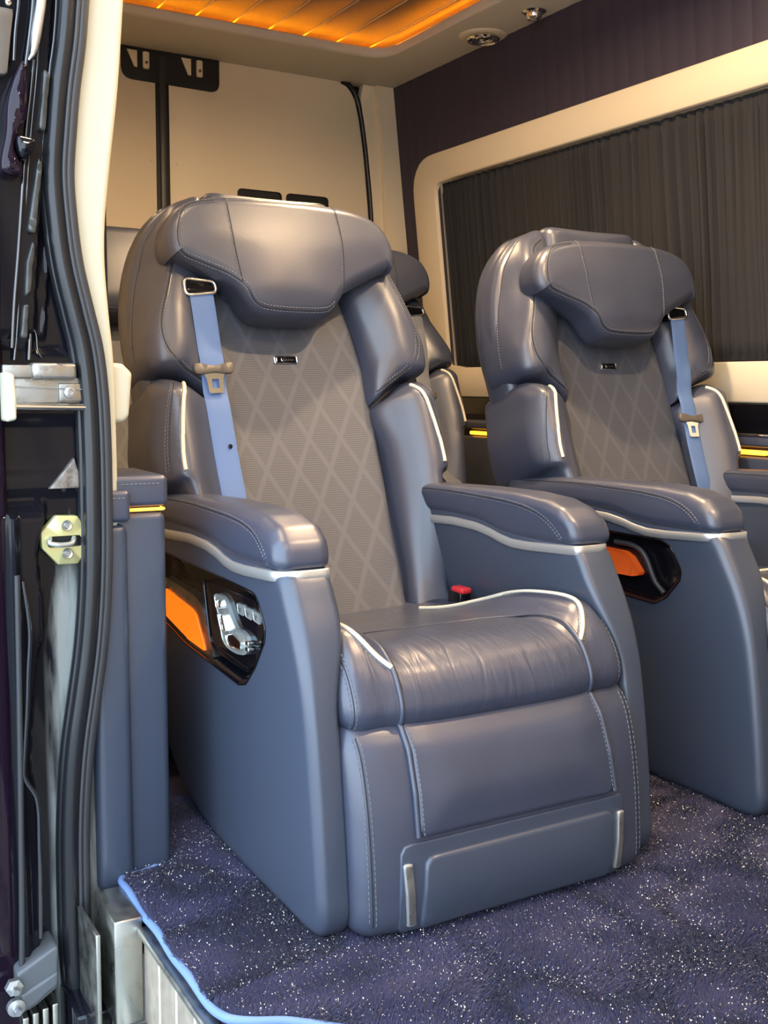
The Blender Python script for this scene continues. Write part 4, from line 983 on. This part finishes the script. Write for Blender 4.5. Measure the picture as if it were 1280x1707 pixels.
ang = 2*pi*vnoise(Q[:, 0]+1, Q[:, 1]+1, 9, 1)*1.6 + RNG.normal(0, .6, n); ln = .013*(.75+.5*vnoise(Q[:, 0], Q[:, 1], 30, 2)); tilt = .35 + .75*vnoise(Q[:, 0]+3, Q[:, 1], 13, 3) + RNG.normal(0, .12, n)
bs_ = np.stack([Q[:, 0], Q[:, 1], np.full(n, -.005)], 1); d = np.stack([np.cos(ang)*np.sin(tilt), np.sin(ang)*np.sin(tilt), np.cos(tilt)], 1); ph = RNG.uniform(0, 2*pi, n)
sd = np.stack([np.cos(ph), np.sin(ph), 0*ph], 1)*.0013
T3 = np.stack([bs_-sd, bs_+sd, bs_ + d*ln[:, None]], 1)
pile = tri_mesh('pile', T3, M_PILE, fmat); tag(pile, 'short plush navy pile', None, None, 'stuff')
Q = scatter(56000, (.54, 2.35, .95, 2.15)); Q = Q[RNG.random(len(Q)) < .25 + .75*vnoise(Q[:, 0], Q[:, 1], 16, 5)**1.5]; n = len(Q)
c = np.stack([Q[:, 0], Q[:, 1], RNG.uniform(.003, .0075, n)], 1); e = RNG.normal(0, 1, (n, 3, 3)); e /= np.linalg.norm(e, axis=2)[:, :, None]
gl_ = tri_mesh('glitter', c[:, None, :] + e*RNG.uniform(.0006, .0020, (n, 1, 1)), M_GLIT, fmat); tag(gl_, 'gold and white glitter flecks', None, None, 'stuff')

# ---- step under the floor edge
sr = empty('entry_step', (.54, 1.7, -.3), 'steel entry step and plank-faced riser under the mat edge', 'step'); so_ = (.54, 1.7, -.3)
def sbox(name, x0, x1, y0, y1, z0, z1, r, m, par=sr): return MB().add(*bevbox(x0, x1, y0, y1, z0, z1, r, 2)).build(name, m, par, off=so_)
y = 1.80; 
sbox('riser_back', .551, .556, -.3, 1.80, -.32, -.03, .001, M_OLIVE)
while y > -.2:
    y0 = y - .082
    sbox('plank', .543, .552, y0, y, -.32, -.034, .001, M_SILLPLANK); sbox('inlay_strip', .5425, .552, y0-.008, y0, -.32, -.034, .0005, M_CREAM); y = y0 - .008
sbox('nosing', .530, .556, -.3, 1.80, -.036, -.022, .004, M_STEEL)
sbox('end_block', .490, .5415, 1.80, 1.94, -.205, -.004, .003, M_STEEL)
sbox('end_flange', .462, .470, 1.82, 1.95, -.34, -.03, .002, M_STEEL)
sbox('tread', .43, .545, -.3, 1.85, -.345, -.325, .004, M_STEEL)
sbox('kick_block', .505, .56, 1.66, 1.80, -.235, -.205, .003, M_STEEL)
sbox('skirt', .435, .50, 1.86, 2.0, -.62, -.20, .006, M_BLACKPAINT)

# ---- bits on the jamb
ja = lambda y: (lambda P, h: np.stack([P[:, 0], y - np.asarray(h) + 0*P[:, 0], P[:, 1]], 1))
sk = empty('striker_plate', (.465, 1.985, .665), 'olive octagonal lock striker plate bolted to the black jamb', 'striker plate'); ko = (.465, 1.985, .665)
oc = round_poly([(.450, .711), (.489, .709), (.503, .685), (.502, .640), (.488, .619), (.451, .620), (.423, .652), (.422, .682)], .004, 90)
slot = match_loop(oc, round_poly([(.432, .673), (.494, .673), (.497, .652), (.434, .652)], .007, 300), (.465, .664))
m1 = ja(1.985); lp2 = [m1(oc, -.012), m1(oc, .003), m1(c_(oc, slot, .06), .005), m1(slot, .005), m1(slot, -.008)]
MB().add(*ringbody(lp2)).build('plate', M_OLIVE, sk, off=ko)
prism(round_poly([(.430, .675), (.496, .675), (.496, .650), (.430, .650)], .004, 40), m1, -.012, -.005, .001).build('slot_back', M_SKYGAP, sk, off=ko)
P = cat_rom([(.439, 1.990, .669), (.436, 1.972, .6685), (.434, 1.966, .663), (.447, 1.962, .6595), (.463, 1.962, .659), (.474, 1.964, .661), (.479, 1.972, .667), (.483, 1.990, .668)], 50, False)
MB().add(*tube(P, .0048, 10)).build('hook', M_CLEAR, sk, off=ko)
for z in (.692, .640):
    o = MB().add(*lathe([(0, -.006), (.004, -.006), (.0045, -.003), (.0085, -.0045), (.010, -.002), (.0105, .004)], (.468, 1.978, z), 'y', 20)).build('bolt', M_ZINC, sk, off=ko)
# sliding rail end
rl = empty('slide_rail', (.43, 1.97, .945), 'aluminium sliding door rail end crossing the black jamb', 'rail'); lo3 = (.43, 1.97, .945)
def lbox(name, x0, x1, y0, y1, z0, z1, r, m): return MB().add(*bevbox(x0, x1, y0, y1, z0, z1, r, 3)).build(name, m, rl, off=lo3)
lbox('top_bar', .362, .420, 1.965, 1.99, .960, .984, .003, M_ALU)
lbox('end_cap', .410, .489, 1.955, 1.992, .959, .988, .006, M_ALU)
lbox('back_plate', .362, .512, 1.972, 1.99, .916, .962, .002, M_ALU)
lbox('bolt_pad', .458, .500, 1.966, 1.98, .919, .952, .003, M_ALU)
MB().add(*tube([(.36, 1.965, .911), (.505, 1.965, .909)], .0065, 12)).build('guide_bar', M_CHROME, rl, off=lo3)
MB().add(*tube([(.36, 1.962, .946), (.43, 1.960, .944), (.508, 1.963, .941)], .0013, 6)).build('cable', M_CLEAR, rl, off=lo3)
MB().add(*lathe([(0, -.002), (.004, -.002), (.005, -.005), (.0105, -.004), (.012, .003)], (.477, 1.964, .936), 'y', 24)).build('bolt', M_ZINC, rl, off=lo3)

# ---- open sliding door (its front edge)
dr = MB().add(*bevbox(.22, .368, 1.965, 3.35, -.42, 2.35, .03, 4)).build('door_1', M_DOORPAINT); struct(dr, 'plum-black sliding door slid back beside the jamb')
MB().add(*tube(cat_rom([(.372, 1.95, .611), (.370, 1.95, .458), (.366, 1.95, .235), (.361, 1.95, .007), (.357, 1.95, -.133)], 40, False), .0055, 8)).build('edge_rubber', M_RUBBERG, dr)
pl_ = cat_rom([(.389, 1.456), (.406, 1.494), (.412, 1.488), (.411, 1.405), (.394, 1.369), (.389, 1.349), (.398, 1.325), (.400, 1.305), (.367, 1.309), (.376, 1.376), (.380, 1.421)], 90)
mb, _, _ = slab(pl_, [(.40, 1.46), (.395, 1.40), (.383, 1.36), (.384, 1.325)], -.05, .012, .004, .010, ja(1.945), crown=.004); mb.build('edge_moulding', M_DOORPAINT, dr)
cp_ = cat_rom([(.392, 1.370), (.409, 1.371), (.424, 1.367), (.423, 1.352), (.413, 1.338), (.401, 1.332), (.393, 1.344)], 60)
mb, _, _ = slab(cp_, [(.402, 1.358), (.412, 1.356)], -.04, .012, .004, .011, ja(1.945), crown=.004); mb.build('catch_cup', M_BLACKPAINT, dr)
O = round_poly([(.358, .972), (.374, .967), (.377, .930), (.376, .888), (.358, .884)], .005, 50)
mb, _, _ = slab(O, [(.367, .95), (.367, .905)], -.05, .02, .004, .006, ja(1.945)); tag(mb.build('edge_cap', M_IVORY, dr), 'ivory end cap')
prism(round_poly([(.345, 1.58), (.398, 1.58), (.384, 1.47), (.345, 1.47)], .004, 40), ja(1.958), -.02, .006, .003).build('edge_reflection', M_PLASTIC, dr)  # brown patch painted in for a reflection on the gloss paint
MB().add(*lathe([(0, -.004), (.005, -.003), (.006, 0)], (.389, 1.950, 1.588), 'y', 14)).build('rivet', M_CHROME, dr)
MB().add(*tube(cat_rom([(.330, 1.935, 1.30), (.352, 1.935, 1.20), (.350, 1.935, 1.05), (.345, 1.935, .98)], 30, False), .006, 8)).build('edge_rib', M_BLACKPAINT, dr)

# ---- lower guide bracket and its bolts
bk = empty('guide_bracket', (.385, 1.95, -.15), 'grey plastic guide bracket low on the jamb', 'bracket'); bo2 = (.385, 1.95, -.15)
O = round_poly([(.345, -.125), (.420, -.088), (.418, -.172), (.376, -.198), (.345, -.207)], .006, 60)
mb, _, _ = slab(O, [(.37, -.15), (.39, -.14)], -.06, .035, .004, .006, ja(1.965)); mb.build('housing', M_GREYPL, bk, off=bo2)
O = round_poly([(.350, -.165), (.417, -.137), (.417, -.160), (.376, -.190), (.350, -.198)], .004, 60)
mb, _, _ = slab(O, [(.37, -.175), (.39, -.165)], -.01, .042, .003, .006, ja(1.965)); mb.build('lower_step', M_GREYPL, bk, off=bo2)
for x, z, a in ((.338, -.145, .5), (.340, -.185, .7)):
    V, F = lathe([(0, -.028), (.006, -.028), (.008, -.018), (.008, -.012), (.016, -.010), (.017, 0)], (x, 1.93, z), 'y', 6 if a < .6 else 16)
    MB().add(V, F).build('bolt', M_ZINC, bk, off=bo2, smooth=False)
for k in range(4):
    x0 = .352 + k*.018
    MB().add(*bevbox(x0, x0+.011, 1.93, 2.0, -.42, -.215 + k*.004, .002)).build('slat', M_STEEL, bk, off=bo2)
